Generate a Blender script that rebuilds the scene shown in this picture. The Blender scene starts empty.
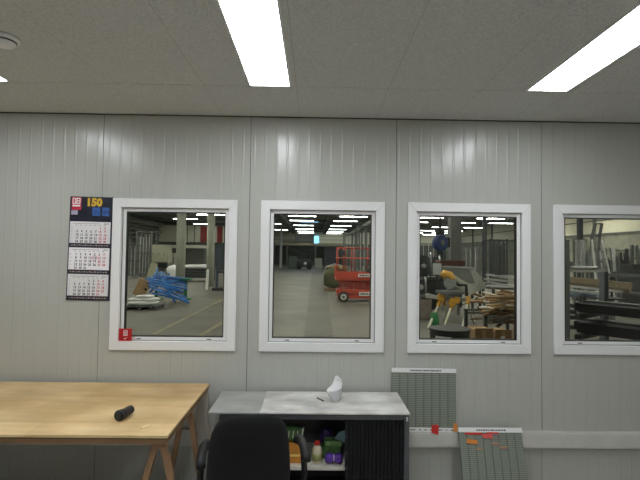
import bpy, bmesh, math, random
from mathutils import Vector, Matrix, Euler
random.seed(7)
PI = math.pi
SC = bpy.context.scene
COL = SC.collection
V = Vector

# ------------------------------------------------------------------ camera
EYE = V((0.0, 0.0, 1.75)); YAW, PITCH, ROLL, FPX = 0.0132, 0.0314, 0.0129, 440.0
cf = V((math.sin(YAW)*math.cos(PITCH), math.cos(YAW)*math.cos(PITCH), math.sin(PITCH)))
cr = V((math.cos(YAW), -math.sin(YAW), 0)); cu = cr.cross(cf)
cr2 = cr*math.cos(ROLL) + cu*math.sin(ROLL); cu2 = -cr*math.sin(ROLL) + cu*math.cos(ROLL)
cam = bpy.data.cameras.new('camera'); camo = bpy.data.objects.new('camera', cam); COL.objects.link(camo)
cam.sensor_width = 36; cam.lens = FPX/640*36; cam.clip_start = 0.05; cam.clip_end = 300
m = Matrix((cr2, cu2, -cf)).transposed().to_4x4(); m.translation = EYE; camo.matrix_world = m
SC.camera = camo
def ray(x, y): return (cf + cr2*((x-320)/FPX) - cu2*((y-240)/FPX))
def A(x, y, Y):            # where a sight line meets the plane at distance Y
    d = ray(x, y); return EYE + d*(Y/d.y)
def Fz(x, y, z=0.0):       # where a sight line meets a level at height z
    d = ray(x, y); return EYE + d*((z-EYE.z)/d.z)

# ------------------------------------------------------------------ materials
def s2l(c):
    c = c/255.0
    return c/12.92 if c <= 0.04045 else ((c+0.055)/1.055)**2.4
def rgb(r, g, b): return (s2l(r), s2l(g), s2l(b), 1.0)
MC = {}
def mat(name, col, rough=0.5, metal=0.0, noise=0.0, nscale=8.0, stretch=(1,1,1), bump=0.0, bscale=60.0, bstretch=None, spec=0.5, emit=0.0, col2=None, detail=4.0, alpha=None, trans=0.0):
    if name in MC: return MC[name]
    mt = bpy.data.materials.new(name); mt.use_nodes = True
    nt = mt.node_tree; n = nt.nodes; l = nt.links; b = n['Principled BSDF']
    c = rgb(*col)
    b.inputs['Base Color'].default_value = c; b.inputs['Roughness'].default_value = rough
    b.inputs['Metallic'].default_value = metal; b.inputs['Specular IOR Level'].default_value = spec
    if trans: b.inputs['Transmission Weight'].default_value = trans
    if alpha is not None: b.inputs['Alpha'].default_value = alpha
    if emit:
        b.inputs['Emission Color'].default_value = c; b.inputs['Emission Strength'].default_value = emit
    tc = n.new('ShaderNodeTexCoord')
    if noise or col2:
        mp = n.new('ShaderNodeMapping'); mp.inputs['Scale'].default_value = stretch
        nz = n.new('ShaderNodeTexNoise'); nz.inputs['Scale'].default_value = nscale; nz.inputs['Detail'].default_value = detail
        cr_ = n.new('ShaderNodeValToRGB')
        cr_.color_ramp.elements[0].position = 0.32; cr_.color_ramp.elements[1].position = 0.68
        if col2: cr_.color_ramp.elements[0].color = rgb(*col2); cr_.color_ramp.elements[1].color = c
        else:
            k0, k1 = 1-noise, 1+noise
            cr_.color_ramp.elements[0].color = (c[0]*k0, c[1]*k0, c[2]*k0, 1)
            cr_.color_ramp.elements[1].color = (min(1,c[0]*k1), min(1,c[1]*k1), min(1,c[2]*k1), 1)
        l.new(tc.outputs['Object'], mp.inputs['Vector']); l.new(mp.outputs[0], nz.inputs['Vector'])
        l.new(nz.outputs['Fac'], cr_.inputs['Fac']); l.new(cr_.outputs[0], b.inputs['Base Color'])
    if bump:
        mp2 = n.new('ShaderNodeMapping'); mp2.inputs['Scale'].default_value = bstretch or (1,1,1)
        nb = n.new('ShaderNodeTexNoise'); nb.inputs['Scale'].default_value = bscale; nb.inputs['Detail'].default_value = 3
        bp = n.new('ShaderNodeBump'); bp.inputs['Strength'].default_value = bump; bp.inputs['Distance'].default_value = 0.01
        l.new(tc.outputs['Object'], mp2.inputs['Vector']); l.new(mp2.outputs[0], nb.inputs['Vector'])
        l.new(nb.outputs['Fac'], bp.inputs['Height']); l.new(bp.outputs[0], b.inputs['Normal'])
    MC[name] = mt
    return mt
def glass_mat(name, tint=(0.9,0.93,0.92), refl=0.6):
    mt = bpy.data.materials.new(name); mt.use_nodes = True
    n = mt.node_tree.nodes; l = mt.node_tree.links; n.clear()
    o = n.new('ShaderNodeOutputMaterial'); t = n.new('ShaderNodeBsdfTransparent'); g = n.new('ShaderNodeBsdfGlossy')
    t.inputs[0].default_value = (*tint, 1); g.inputs['Roughness'].default_value = 0.02
    f = n.new('ShaderNodeFresnel'); f.inputs[0].default_value = 1.45
    mu = n.new('ShaderNodeMath'); mu.operation = 'MULTIPLY'; mu.inputs[1].default_value = refl
    x = n.new('ShaderNodeMixShader'); l.new(f.outputs[0], mu.inputs[0]); l.new(mu.outputs[0], x.inputs[0])
    l.new(t.outputs[0], x.inputs[1]); l.new(g.outputs[0], x.inputs[2]); l.new(x.outputs[0], o.inputs[0])
    return mt

# ------------------------------------------------------------------ mesh helpers
def frame_of(d):
    d = d.normalized(); up = V((0,0,1)) if abs(d.z) < 0.95 else V((0,1,0))
    x = d.cross(up).normalized(); y = x.cross(d)
    return x, y, d
class MB:
    def __init__(s): s.bm = bmesh.new(); s.mi = 0
    def face(s, vs, smooth=False):
        try:
            f = s.bm.faces.new(vs); f.material_index = s.mi; f.smooth = smooth; return f
        except ValueError: return None
    def box(s, c, d, rot=None):
        M_ = rot if rot is not None else Matrix.Identity(3)
        if isinstance(M_, (tuple, list)): M_ = Euler(M_).to_matrix()
        c = V(c); vs = []
        for i in (-1,1):
            for j in (-1,1):
                for k in (-1,1): vs.append(s.bm.verts.new(c + M_ @ V((i*d[0]/2, j*d[1]/2, k*d[2]/2))))
        for q in ((0,1,3,2),(4,6,7,5),(0,4,5,1),(2,3,7,6),(0,2,6,4),(1,5,7,3)): s.face([vs[a] for a in q])
        return s
    def lim(s, x0, x1, y0, y1, z0, z1): return s.box(((x0+x1)/2,(y0+y1)/2,(z0+z1)/2), (abs(x1-x0),abs(y1-y0),abs(z1-z0)))
    def beam(s, p, q, w, h):
        p, q = V(p), V(q); x, y, d = frame_of(q-p); vs = []
        for e in (p, q):
            for a, b in ((-1,-1),(1,-1),(1,1),(-1,1)): vs.append(s.bm.verts.new(e + x*(a*w/2) + y*(b*h/2)))
        s.face(vs[0:4][::-1]); s.face(vs[4:8])
        for k in range(4): s.face([vs[k], vs[(k+1)%4], vs[4+(k+1)%4], vs[4+k]])
        return s
    def tube(s, p, q, r, seg=12, r2=None):
        return s.path([p, q], r, seg, r2)
    def path(s, pts, r, seg=10, r2=None):
        pts = [V(p) for p in pts]; rings = []; n = len(pts)
        x, y, _ = frame_of(pts[1]-pts[0])
        for i, p in enumerate(pts):
            d = (pts[min(i+1,n-1)] - pts[max(i-1,0)]).normalized()
            x = (x - d*x.dot(d)).normalized(); y = d.cross(x)
            rr = r if r2 is None else r + (r2-r)*i/(n-1)
            rings.append([s.bm.verts.new(p + (x*math.cos(2*PI*k/seg) + y*math.sin(2*PI*k/seg))*rr) for k in range(seg)])
        for a, b in zip(rings, rings[1:]):
            for k in range(seg): s.face([a[k], a[(k+1)%seg], b[(k+1)%seg], b[k]], True)
        s.face(rings[0][::-1]); s.face(rings[-1])
        return s
    def lathe(s, prof, c=(0,0,0), axis='Z', seg=24, sx=1, sy=1):
        c = V(c); rings = []
        for r, h in prof:
            ring = []
            for k in range(seg):
                a = 2*PI*k/seg; u, v = r*math.cos(a)*sx, r*math.sin(a)*sy
                p = V((u,v,h)) if axis == 'Z' else (V((h,u,v)) if axis == 'X' else V((u,h,v)))
                ring.append(s.bm.verts.new(c+p))
            rings.append(ring)
        for a, b in zip(rings, rings[1:]):
            for k in range(seg): s.face([a[k], a[(k+1)%seg], b[(k+1)%seg], b[k]], True)
        s.face(rings[0][::-1]); s.face(rings[-1])
        return s
    def prism(s, pts, off):       # planar polygon of 3D points swept by off
        off = V(off); a = [s.bm.verts.new(V(p)) for p in pts]; b = [s.bm.verts.new(V(p)+off) for p in pts]
        s.face(a[::-1]); s.face(b)
        for k in range(len(a)): s.face([a[k], a[(k+1)%len(a)], b[(k+1)%len(a)], b[k]])
        return s
    def ring(s, x0, x1, z0, z1, w, y0, y1):   # rectangular frame in the XZ plane
        O = [(x0,z0),(x1,z0),(x1,z1),(x0,z1)]; I = [(x0+w,z0+w),(x1-w,z0+w),(x1-w,z1-w),(x0+w,z1-w)]
        for k in range(4):
            j = (k+1) % 4
            s.prism([(O[k][0],y0,O[k][1]),(O[j][0],y0,O[j][1]),(I[j][0],y0,I[j][1]),(I[k][0],y0,I[k][1])], (0,y1-y0,0))
        return s
    def grid(s, fn, nu, nv, thick=None):
        P_ = [[s.bm.verts.new(V(fn(i/nu, j/nv))) for j in range(nv+1)] for i in range(nu+1)]
        for i in range(nu):
            for j in range(nv): s.face([P_[i][j], P_[i+1][j], P_[i+1][j+1], P_[i][j+1]], True)
        return s
    def blob(s, c, r, amp=0.12, seg=20, rings=12, seed=0, flat=False):
        rnd = random.Random(seed); ph = [rnd.uniform(0,6.28) for _ in range(6)]
        c = V(c); R_ = []
        for i in range(rings+1):
            t = PI*i/rings; ring = []
            for k in range(seg):
                a = 2*PI*k/seg
                w = 1 + amp*(math.sin(3*a+ph[0]+2*t)+0.6*math.sin(5*a+ph[1]-3*t)+0.5*math.sin(7*t+ph[2]+a))/2
                st = abs(math.sin(t))**0.6; ct = math.copysign(abs(math.cos(t))**0.7, math.cos(t))
                ring.append(s.bm.verts.new(c + V((r[0]*st*math.cos(a)*w, r[1]*st*math.sin(a)*w, r[2]*ct*(1 if (ct < 0) else w)))))
            R_.append(ring)
        for a, b in zip(R_, R_[1:]):
            for k in range(seg): s.face([a[k], b[k], b[(k+1)%seg], a[(k+1)%seg]], True)
        return s
    def text(s, string, size, origin, ux=(1,0,0), uz=(0,0,1), align='LEFT', bold=0.0):
        cu_ = bpy.data.curves.new('t', 'FONT'); cu_.body = string; cu_.size = size; cu_.align_x = align; cu_.resolution_u = 2; cu_.offset = bold
        o = bpy.data.objects.new('t', cu_); COL.objects.link(o)
        dg = bpy.context.evaluated_depsgraph_get(); me = bpy.data.meshes.new_from_object(o.evaluated_get(dg))
        ux, uz, og = V(ux), V(uz), V(origin)
        vs = [s.bm.verts.new(og + ux*v.co.x + uz*v.co.y) for v in me.vertices]
        for p in me.polygons: s.face([vs[k] for k in p.vertices])
        bpy.data.objects.remove(o); bpy.data.curves.remove(cu_); bpy.data.meshes.remove(me)
        return s
    def build(s, name, mats, parent=None, bevel=0.0, seg=2, smooth=False, solid=0.0, sub=0):
        bmesh.ops.recalc_face_normals(s.bm, faces=s.bm.faces)
        me = bpy.data.meshes.new(name); s.bm.to_mesh(me); s.bm.free()
        if not isinstance(mats, (list, tuple)): mats = [mats]
        for q in mats: me.materials.append(q)
        if smooth:
            for p in me.polygons: p.use_smooth = True
        o = bpy.data.objects.new(name, me); COL.objects.link(o)
        if parent is not None: o.parent = parent
        if bevel:
            b = o.modifiers.new('bevel', 'BEVEL'); b.width = bevel; b.segments = seg; b.limit_method = 'ANGLE'; b.angle_limit = 0.6
        if solid:
            b = o.modifiers.new('solid', 'SOLIDIFY'); b.thickness = solid
        if sub:
            b = o.modifiers.new('sub', 'SUBSURF'); b.levels = sub; b.render_levels = sub
        return o
def tag(o, label, cat, group=None, kind=None):
    o['label'] = label; o['category'] = cat
    if group: o['group'] = group
    if kind: o['kind'] = kind
    return o
def thing(name, label, cat, loc=(0,0,0), rz=0, group=None):
    o = bpy.data.objects.new(name, None); COL.objects.link(o); o.location = loc; o.rotation_euler = (0,0,rz)
    o.empty_display_size = 0.1
    return tag(o, label, cat, group)
def struct(o): o['kind'] = 'structure'; return o
def dup(root, loc=None, rot=None, label=None, scale=None, group=None):
    r = root.copy(); COL.objects.link(r)
    if loc is not None: r.location = loc
    if rot is not None: r.rotation_euler = rot
    if scale is not None: r.scale = scale
    if label: r['label'] = label
    if group: r['group'] = group
    for ch in list(root.children):
        c = ch.copy(); COL.objects.link(c); c.parent = r
        for g in ch.children:
            d = g.copy(); COL.objects.link(d); d.parent = c
    return r
def local_off(o):      # move a mesh's origin to the middle of its base, keeping it where it stands
    me = o.data; xs = [v.co for v in me.vertices]
    c = V((sum(p.x for p in xs)/len(xs), sum(p.y for p in xs)/len(xs), min(p.z for p in xs)))
    me.transform(Matrix.Translation(-c)); o.location = c; return o

# materials
M = dict(
 ceiling = mat('ceiling tile', (206,206,203), 0.95, bump=0.9, bscale=60, noise=0.10, nscale=70),
 frame = mat('white window plastic', (236,236,234), 0.3),
 gasket = mat('black rubber', (18,18,18), 0.7),
 trunk = mat('trunking plastic', (205,204,196), 0.45, noise=0.04),
 dark = mat('dark metal', (38,40,43), 0.5, noise=0.1),
 black = mat('black plastic', (16,16,18), 0.55, bump=0.15, bscale=300),
 blackfab = mat('black chair fabric', (13,13,15), 0.95, bump=0.4, bscale=500, noise=0.25, nscale=60),
 steel = mat('brushed steel', (168,172,174), 0.35, metal=0.8, noise=0.1),
 alu = mat('aluminium', (205,208,208), 0.35, metal=0.7),
 white = mat('white', (238,238,236), 0.5),
 paper = mat('paper', (240,240,238), 0.8),
 red = mat('red paint', (196,78,58), 0.4, noise=0.12, nscale=5),
 rubber = mat('tyre rubber', (26,26,26), 0.85),
 yellow = mat('yellow paint', (208,158,62), 0.45),
 blue = mat('blue plastic', (40,122,205), 0.4, noise=0.12),
 green = mat('green paint', (28,110,62), 0.5),
 card = mat('cardboard', (196,162,118), 0.85, noise=0.1, nscale=6),
 steelgrey = mat('grey painted steel', (104,108,106), 0.55, noise=0.12),
 darksteel = mat('dark painted steel', (52,55,58), 0.6, noise=0.15),
 concol = mat('column paint', (138,140,130), 0.7, noise=0.08, nscale=2),
 wood = mat('pine wood', (150,116,84), 0.6, noise=0.16, nscale=5, stretch=(6,6,0.8)),
 oldwood = mat('weathered timber', (128,100,70), 0.8, noise=0.3, nscale=3, stretch=(1,8,8)),
 orange = mat('orange card', (226,140,60), 0.7),
 redc = mat('red card', (214,56,48), 0.7),
)
print('base ok')
# ================================================================== the office room
WY = 3.443            # inner face of the window wall
WT = 0.10             # its thickness
CZ = 2.825            # ceiling height
XL, XR, YB = -4.2, 4.4, -2.6
P0, PW = -1.5682, 1.15
WW, WH = 0.9687, 1.1715
WZT = 1.75 + 0.412; WZB = WZT - WH

def panel_wall_mat():
    mt = bpy.data.materials.new('sandwich panel steel'); mt.use_nodes = True
    n = mt.node_tree.nodes; l = mt.node_tree.links; b = n['Principled BSDF']
    b.inputs['Base Color'].default_value = rgb(184,185,177); b.inputs['Roughness'].default_value = 0.34
    b.inputs['Specular IOR Level'].default_value = 0.5
    tc = n.new('ShaderNodeTexCoord')
    wv = n.new('ShaderNodeTexWave'); wv.inputs['Scale'].default_value = 3.6; wv.bands_direction = 'X'; wv.wave_profile = 'SIN'
    sm = n.new('ShaderNodeMapRange'); sm.interpolation_type = 'SMOOTHSTEP'; sm.inputs[1].default_value = 0.88; sm.inputs[2].default_value = 1.0
    l.new(tc.outputs['Object'], wv.inputs['Vector']); l.new(wv.outputs['Fac'], sm.inputs[0])
    mp = n.new('ShaderNodeMapping'); mp.inputs['Scale'].default_value = (1,1,0.12)
    nz = n.new('ShaderNodeTexNoise'); nz.inputs['Scale'].default_value = 4.5; nz.inputs['Detail'].default_value = 2
    l.new(tc.outputs['Object'], mp.inputs['Vector']); l.new(mp.outputs[0], nz.inputs['Vector'])
    ml = n.new('ShaderNodeMath'); ml.operation = 'MULTIPLY'; l.new(sm.outputs[0], ml.inputs[0]); l.new(nz.outputs['Fac'], ml.inputs[1])
    ad = n.new('ShaderNodeMath'); ad.operation = 'MULTIPLY_ADD'; ad.inputs[1].default_value = 5.0
    l.new(nz.outputs['Fac'], ad.inputs[0]); l.new(ml.outputs[0], ad.inputs[2])
    bp = n.new('ShaderNodeBump'); bp.inputs['Strength'].default_value = 1.0; bp.inputs['Distance'].default_value = 0.0022
    l.new(ad.outputs[0], bp.inputs['Height']); l.new(bp.outputs[0], b.inputs['Normal'])
    b.inputs['Roughness'].default_value = 0.24
    return mt
M['panel'] = panel_wall_mat()

# window wall: one panel per 1.15 m with a groove between
w = MB(); pz1 = CZ + 0.25
k0 = -3
cx0 = P0 + WW/2
for k in range(-3, 5):
    a = max(cx0 + PW*k - PW/2 + 0.002, XL-0.1); b_ = min(cx0 + PW*k + PW/2 - 0.002, XR+0.1)
    if b_ <= a: continue
    if 0 <= k <= 3:
        xa = cx0 + PW*k - WW/2 + 0.05; xb = xa + WW - 0.1
        w.lim(a, xa, WY, WY+WT, 0, pz1); w.lim(xb, b_, WY, WY+WT, 0, pz1)
        w.lim(xa, xb, WY, WY+WT, 0, WZB+0.05); w.lim(xa, xb, WY, WY+WT, WZT-0.05, pz1)
    else: w.lim(a, b_, WY, WY+WT, 0, pz1)
    if k > -3: w.mi = 1; w.lim(a-0.005, a-0.0001, WY+0.004, WY+WT-0.002, 0, pz1); w.mi = 0
struct(w.build('wall_front', [M['panel'], M['gasket']]))
side = mat('side wall panel', (206,206,200), 0.5)
struct(MB().lim(XL-0.1, XL, YB-0.1, WY, 0, pz1).build('wall_left', side))
struct(MB().lim(XR, XR+0.1, YB-0.1, WY, 0, pz1).build('wall_right', side))
struct(MB().lim(XL, XR, YB-0.1, YB, 0, pz1).build('wall_back', side))
struct(MB().lim(XL, XR, YB, WY, -0.05, 0).build('floor', mat('vinyl floor', (172,168,158), 0.55, noise=0.12, nscale=5)))

# ceiling tiles with fine gaps, and openings for the light panels
TS = 0.5985
tx0 = Fz(250, 85.8, CZ).x - 0.300 - 6*TS
ty1 = Fz(250, 85.8, CZ).y + 0.004
c_ = MB(); g = 0.0018
rows = [(WY, ty1), (ty1, ty1-1.2), (ty1-1.2, ty1-2.4), (ty1-2.4, ty1-3.6), (ty1-3.6, ty1-4.8), (ty1-4.8, YB)]
lightcells = []
for j, (ya, yb) in enumerate(rows):
    for i in range(-4, 18):
        xa, xb = tx0+i*TS, tx0+(i+1)*TS
        if xb <= XL or xa >= XR: continue
        isl = j in (1, 3) and (i % 3 == 0) and 0 < i < 12
        xe = xa
        if isl:
            lightcells.append((xa+0.29, ya, yb, i, j)); xe = xa; xb = xa+0.29+g
        c_.lim(max(xe+g, XL), min(xb-g, XR), yb+0.0035, ya-0.0035 if j else ya-0.001, CZ, CZ+0.02)
        if isl: c_.lim(xa+0.566, xa+TS-g, yb+0.0035, ya-0.0035, CZ, CZ+0.02)
struct(c_.build('ceiling', M['ceiling']))
struct(MB().lim(XL, XR, YB, WY, CZ+0.09, CZ+0.11).build('ceiling_backing', mat('backing', (70,68,64), 0.9)))
gr = MB()
for i in range(-4, 18):
    x = tx0+i*TS
    if XL < x < XR: gr.lim(x-0.006, x+0.006, YB, WY, CZ+0.0012, CZ+0.03)
struct(gr.build('trim_1', mat('ceiling grid', (178,174,164), 0.8)))
struct(MB().lim(XL, XR, WY-0.010, WY, CZ-0.007, CZ).build('trim_2', mat('dark edge strip', (70,68,64), 0.6)))

# ceiling light panels
LE = 34.0
emit = mat('lit diffuser', (246,250,255), 0.4, emit=LE)
names = {(3,1): 'long white ceiling light panel at the left edge above the calendar',
         (6,1): 'long bright ceiling light panel above the second window',
         (9,1): 'long bright ceiling light panel above the rightmost window'}
for (xa, ya, yb, i, j) in lightcells:
    lab = names.get((i,j), 'long white ceiling light panel added unseen in row %s behind the viewer' % {3:'left',6:'middle',9:'right'}.get(i,'far'))  # panels behind the viewer are unseen, added to light the room
    t = thing('ceiling_light', lab, 'ceiling light', (xa+0.139, (ya+yb)/2, CZ), 0, 'ceiling light panels')
    w2, l2 = 0.136, 0.598
    MB().lim(-w2, -w2+0.012, -l2, l2, -0.001, 0.05).lim(w2-0.012, w2, -l2, l2, -0.001, 0.05).lim(-w2+0.012, w2-0.012, -l2, -l2+0.012, -0.001, 0.05).lim(-w2+0.012, w2-0.012, l2-0.008, l2, -0.001, 0.05).build('housing', M['white'], t)
    MB().lim(-w2+0.0125, w2-0.0125, -l2+0.0125, l2-0.009, 0.003, 0.008).build('diffuser', emit, t)

# smoke detector
p = Fz(4.5, 37.5, CZ)
t = thing('smoke_detector', 'round white smoke detector on the ceiling at upper left', 'smoke detector', (p.x, p.y, CZ))
MB().lathe([(0.07,0),(0.07,-0.012),(0.064,-0.02)], seg=36).build('base', M['white'], t)
MB().lathe([(0.052,-0.0205),(0.05,-0.032),(0.042,-0.044),(0.02,-0.048),(0.004,-0.048)], seg=36).build('sensor_cover', M['white'], t)
MB().lathe([(0.054,-0.0195),(0.054,-0.026)], seg=36).build('vent_ring', M['dark'], t)

# windows
glass = glass_mat('window glass', (0.82,0.85,0.83), 0.55)
for k in range(4):
    x0 = P0 + PW*k; x1 = x0 + WW
    wn = bpy.data.objects.new('window_%d' % (k+1), None); COL.objects.link(wn); struct(wn)
    wn.location = (x0, WY, WZB)
    f = MB().ring(0, WW, 0, WH, 0.07, -0.018, 0.0)
    f.ring(0.05, WW-0.05, 0.05, WH-0.05, 0.02, 0.0, WT)
    f.build('window_frame', M['frame'], wn, bevel=0.004)
    f = MB().ring(0.0705, WW-0.0705, 0.0705, WH-0.0705, 0.029, 0.012, 0.055)
    f.build('sash', M['frame'], wn, bevel=0.003)
    MB().ring(0.069, WW-0.069, 0.069, WH-0.069, 0.0045, 0.0095, 0.014).build('rebate_shadow', mat('rebate shadow grey', (78,78,76), 0.7), wn)  # grey ring paints the shadow line between frame and sash
    MB().ring(0.099, WW-0.099, 0.099, WH-0.099, 0.007, 0.0135, 0.045).build('gasket', M['gasket'], wn)
    MB().lim(0.101, WW-0.101, 0.024, 0.028, 0.101, WH-0.101).build('glass_pane', glass, wn)
    for fx in (0.23, 0.79):
        MB().lim(WW*fx-0.022, WW*fx+0.012, 0.0085, 0.012, 0.080, 0.088).build('drain_cap', mat('cap grey', (110,110,108), 0.6), wn, bevel=0.001)

# red sticker at the lower left of the first window
p = A(119, 328.5, WY-0.02); q = A(131.6, 341, WY-0.02)
t = thing('warning_sticker', 'small red sticker with white pictogram on lower left window frame', 'sticker', (p.x, WY-0.0195, q.z))
sw, sh = q.x-p.x, p.z-q.z
MB().lim(0, sw, -0.0006, 0.001, 0, sh).build('sticker_sheet', mat('sticker red', (176,26,34), 0.4), t)
b = MB().ring(sw*0.36, sw*0.66, sh*0.42, sh*0.86, 0.004, -0.0012, -0.0006)
b.lim(sw*0.44, sw*0.58, -0.0012, -0.0006, sh*0.52, sh*0.60); b.lim(sw*0.44, sw*0.58, -0.0012, -0.0006, sh*0.66, sh*0.74)
b.prism([(sw*0.36,-0.0012,sh*0.26),(sw*0.46,-0.0012,sh*0.12),(sw*0.66,-0.0012,sh*0.32),(sw*0.46,-0.0012,sh*0.2)], (0,0.0006,0))
b.build('pictogram', M['white'], t)

# cable trunking
zt = A(600, 433.3, WY-0.045).z; zb = A(600, 449, WY-0.045).z
t = thing('cable_trunking', 'white plastic cable trunking running low along the window wall', 'cable trunking', (0, WY, zb))
MB().lim(XL, XR, -0.045, 0, 0, zt-zb).build('trunking_body', M['trunk'], t, bevel=0.003)
MB().lim(XL+0.01, XR-0.01, -0.049, -0.045, 0.012, zt-zb-0.012).build('trunking_cover', M['trunk'], t, bevel=0.001)
TZT = zt

# ------------------------------------------------------------------ calendar
CY = WY-0.006
p = A(70.5, 196.2, CY); q = A(113.2, 300.2, CY); q2 = A(68.3, 300, CY)
cw = 0.333; ch = p.z-q2.z
cal = thing('wall_calendar', 'three month wall calendar hanging on the wall beside the first window', 'calendar', (p.x, CY, p.z), 0)
cal.rotation_euler = (0, 0.014, 0)
navy = mat('calendar dark print', (34,36,52), 0.4, noise=0.5, nscale=14)
MB().lim(0, cw, -0.001, 0.004, -ch, 0).build('backing_board', navy, cal)
ps = ch*0.25
bd = MB(); bd.lim(0.008, cw-0.006, -0.0018, -0.001, -ps, -0.004); pp = bd.build('poster', mat('poster print', (26,28,44), 0.35, noise=0.6, nscale=22), cal)
lg = MB(); lg.lim(0.014, 0.088, -0.0026, -0.0018, -0.105, -0.006); lg.build('logo_panel', mat('logo red', (196,36,62), 0.4), pp)
lg = MB(); y0, y1 = -0.0034, -0.0026
lg.ring(0.020, 0.044, -0.058, -0.012, 0.006, y0, y1)
lg.ring(0.049, 0.080, -0.058, -0.012, 0.007, y0, y1); lg.lim(0.058, 0.072, y0, y1, -0.039, -0.032)
lg.lim(0.020, 0.080, y0, y1, -0.078, -0.066)
lg.build('logo_mark', M['white'], pp)
tx = MB(); tx.text('150', 0.082, (0.125, -0.0032, -0.07), bold=0.005); tx.build('gold_numerals', mat('gold', (220,178,60), 0.35, metal=0.2), pp)
sc_ = MB(); sc_.lim(0.175, 0.235, -0.0024, -0.0018, -0.148, -0.082); sc_.lim(0.250, 0.305, -0.0024, -0.0018, -0.148, -0.082)
sc_.build('screen_picture', mat('poster blue', (52,92,160), 0.35, noise=0.4, nscale=30), pp)
sc_ = MB(); sc_.lim(0.012, 0.062, -0.0024, -0.0018, -0.142, -0.108); sc_.build('machine_picture', mat('poster pale', (178,172,190), 0.4, noise=0.2, nscale=30), pp)
blk = mat('print black', (24,24,26), 0.6); rd = mat('print red', (196,40,48), 0.6); gy = mat('print grey', (150,150,150), 0.6)
def month(z1, z0, first, ndays, w0, sheet, mark=None):
    H_ = z1-z0
    s_ = MB().lim(0.010, cw-0.012, -0.006, -0.0012, z0, z1).build('month_sheet', sheet, cal)
    b = MB(); yy = -0.0064
    b.mi = 2; b.lim(0.03, 0.24, yy, -0.006, z1-0.017, z1-0.0135)
    b.mi = 0; b.text('2024', 0.018, (cw-0.062, yy, z1-0.021))
    cwid = (cw-0.06)/7.6; rh = (H_-0.032)/5.2
    for k in range(7):
        b.mi = 2; b.lim(0.052+cwid*k, 0.052+cwid*k+0.014, yy, -0.006, z1-0.030, z1-0.026)
    for r in range(5):
        b.mi = 2; b.text(str(w0+r), 0.014, (0.018, yy, z1-0.036-rh*(r+0.75)))
    for d in range(1, ndays+1):
        kk = first+d-1; r, c0 = divmod(kk, 7)
        if r > 4: continue
        b.mi = 1 if c0 >= 5 else 0
        b.text(str(d), 0.024, (0.052+cwid*c0+0.014, yy, z1-0.037-rh*(r+0.8)), align='CENTER', bold=0.0007)
    b.build('day_numbers', [blk, rd, gy], s_)
    if mark:
        r, c0 = mark; cxm = 0.052+cwid*c0+0.014; czm = z1-0.037-rh*(r+0.5)
        b = MB(); n_ = 20
        for i in range(n_):
            a0, a1 = 2*PI*i/n_, 2*PI*(i+1)/n_
            b.beam((cxm+0.020*math.cos(a0), -0.0072, czm+0.016*math.sin(a0)), (cxm+0.020*math.cos(a1), -0.0072, czm+0.016*math.sin(a1)), 0.005, 0.001)
        b.build('date_marker', rd, s_)
sh1 = mat('calendar sheet', (226,224,224), 0.6)
def zf(yp): return A(90, yp, CY).z - p.z
month(zf(221.5), zf(243.0), 5, 30, 22, sh1)
month(zf(247.5), zf(269.5), 0, 31, 27, mat('current sheet', (244,240,242), 0.6), (1,4))
month(zf(274.0), zf(295.5), 3, 31, 31, sh1)
b = MB()
for za in (zf(244.2), zf(270.8), zf(296.8)):
    for k in range(14): b.lim(0.02+k*0.021, 0.034+k*0.021, -0.0016, -0.001, za-0.011, za-0.005+0.003*(k%2))
b.build('advert_print', mat('print pale', (170,150,140), 0.6, noise=0.4, nscale=40), cal)

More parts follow.
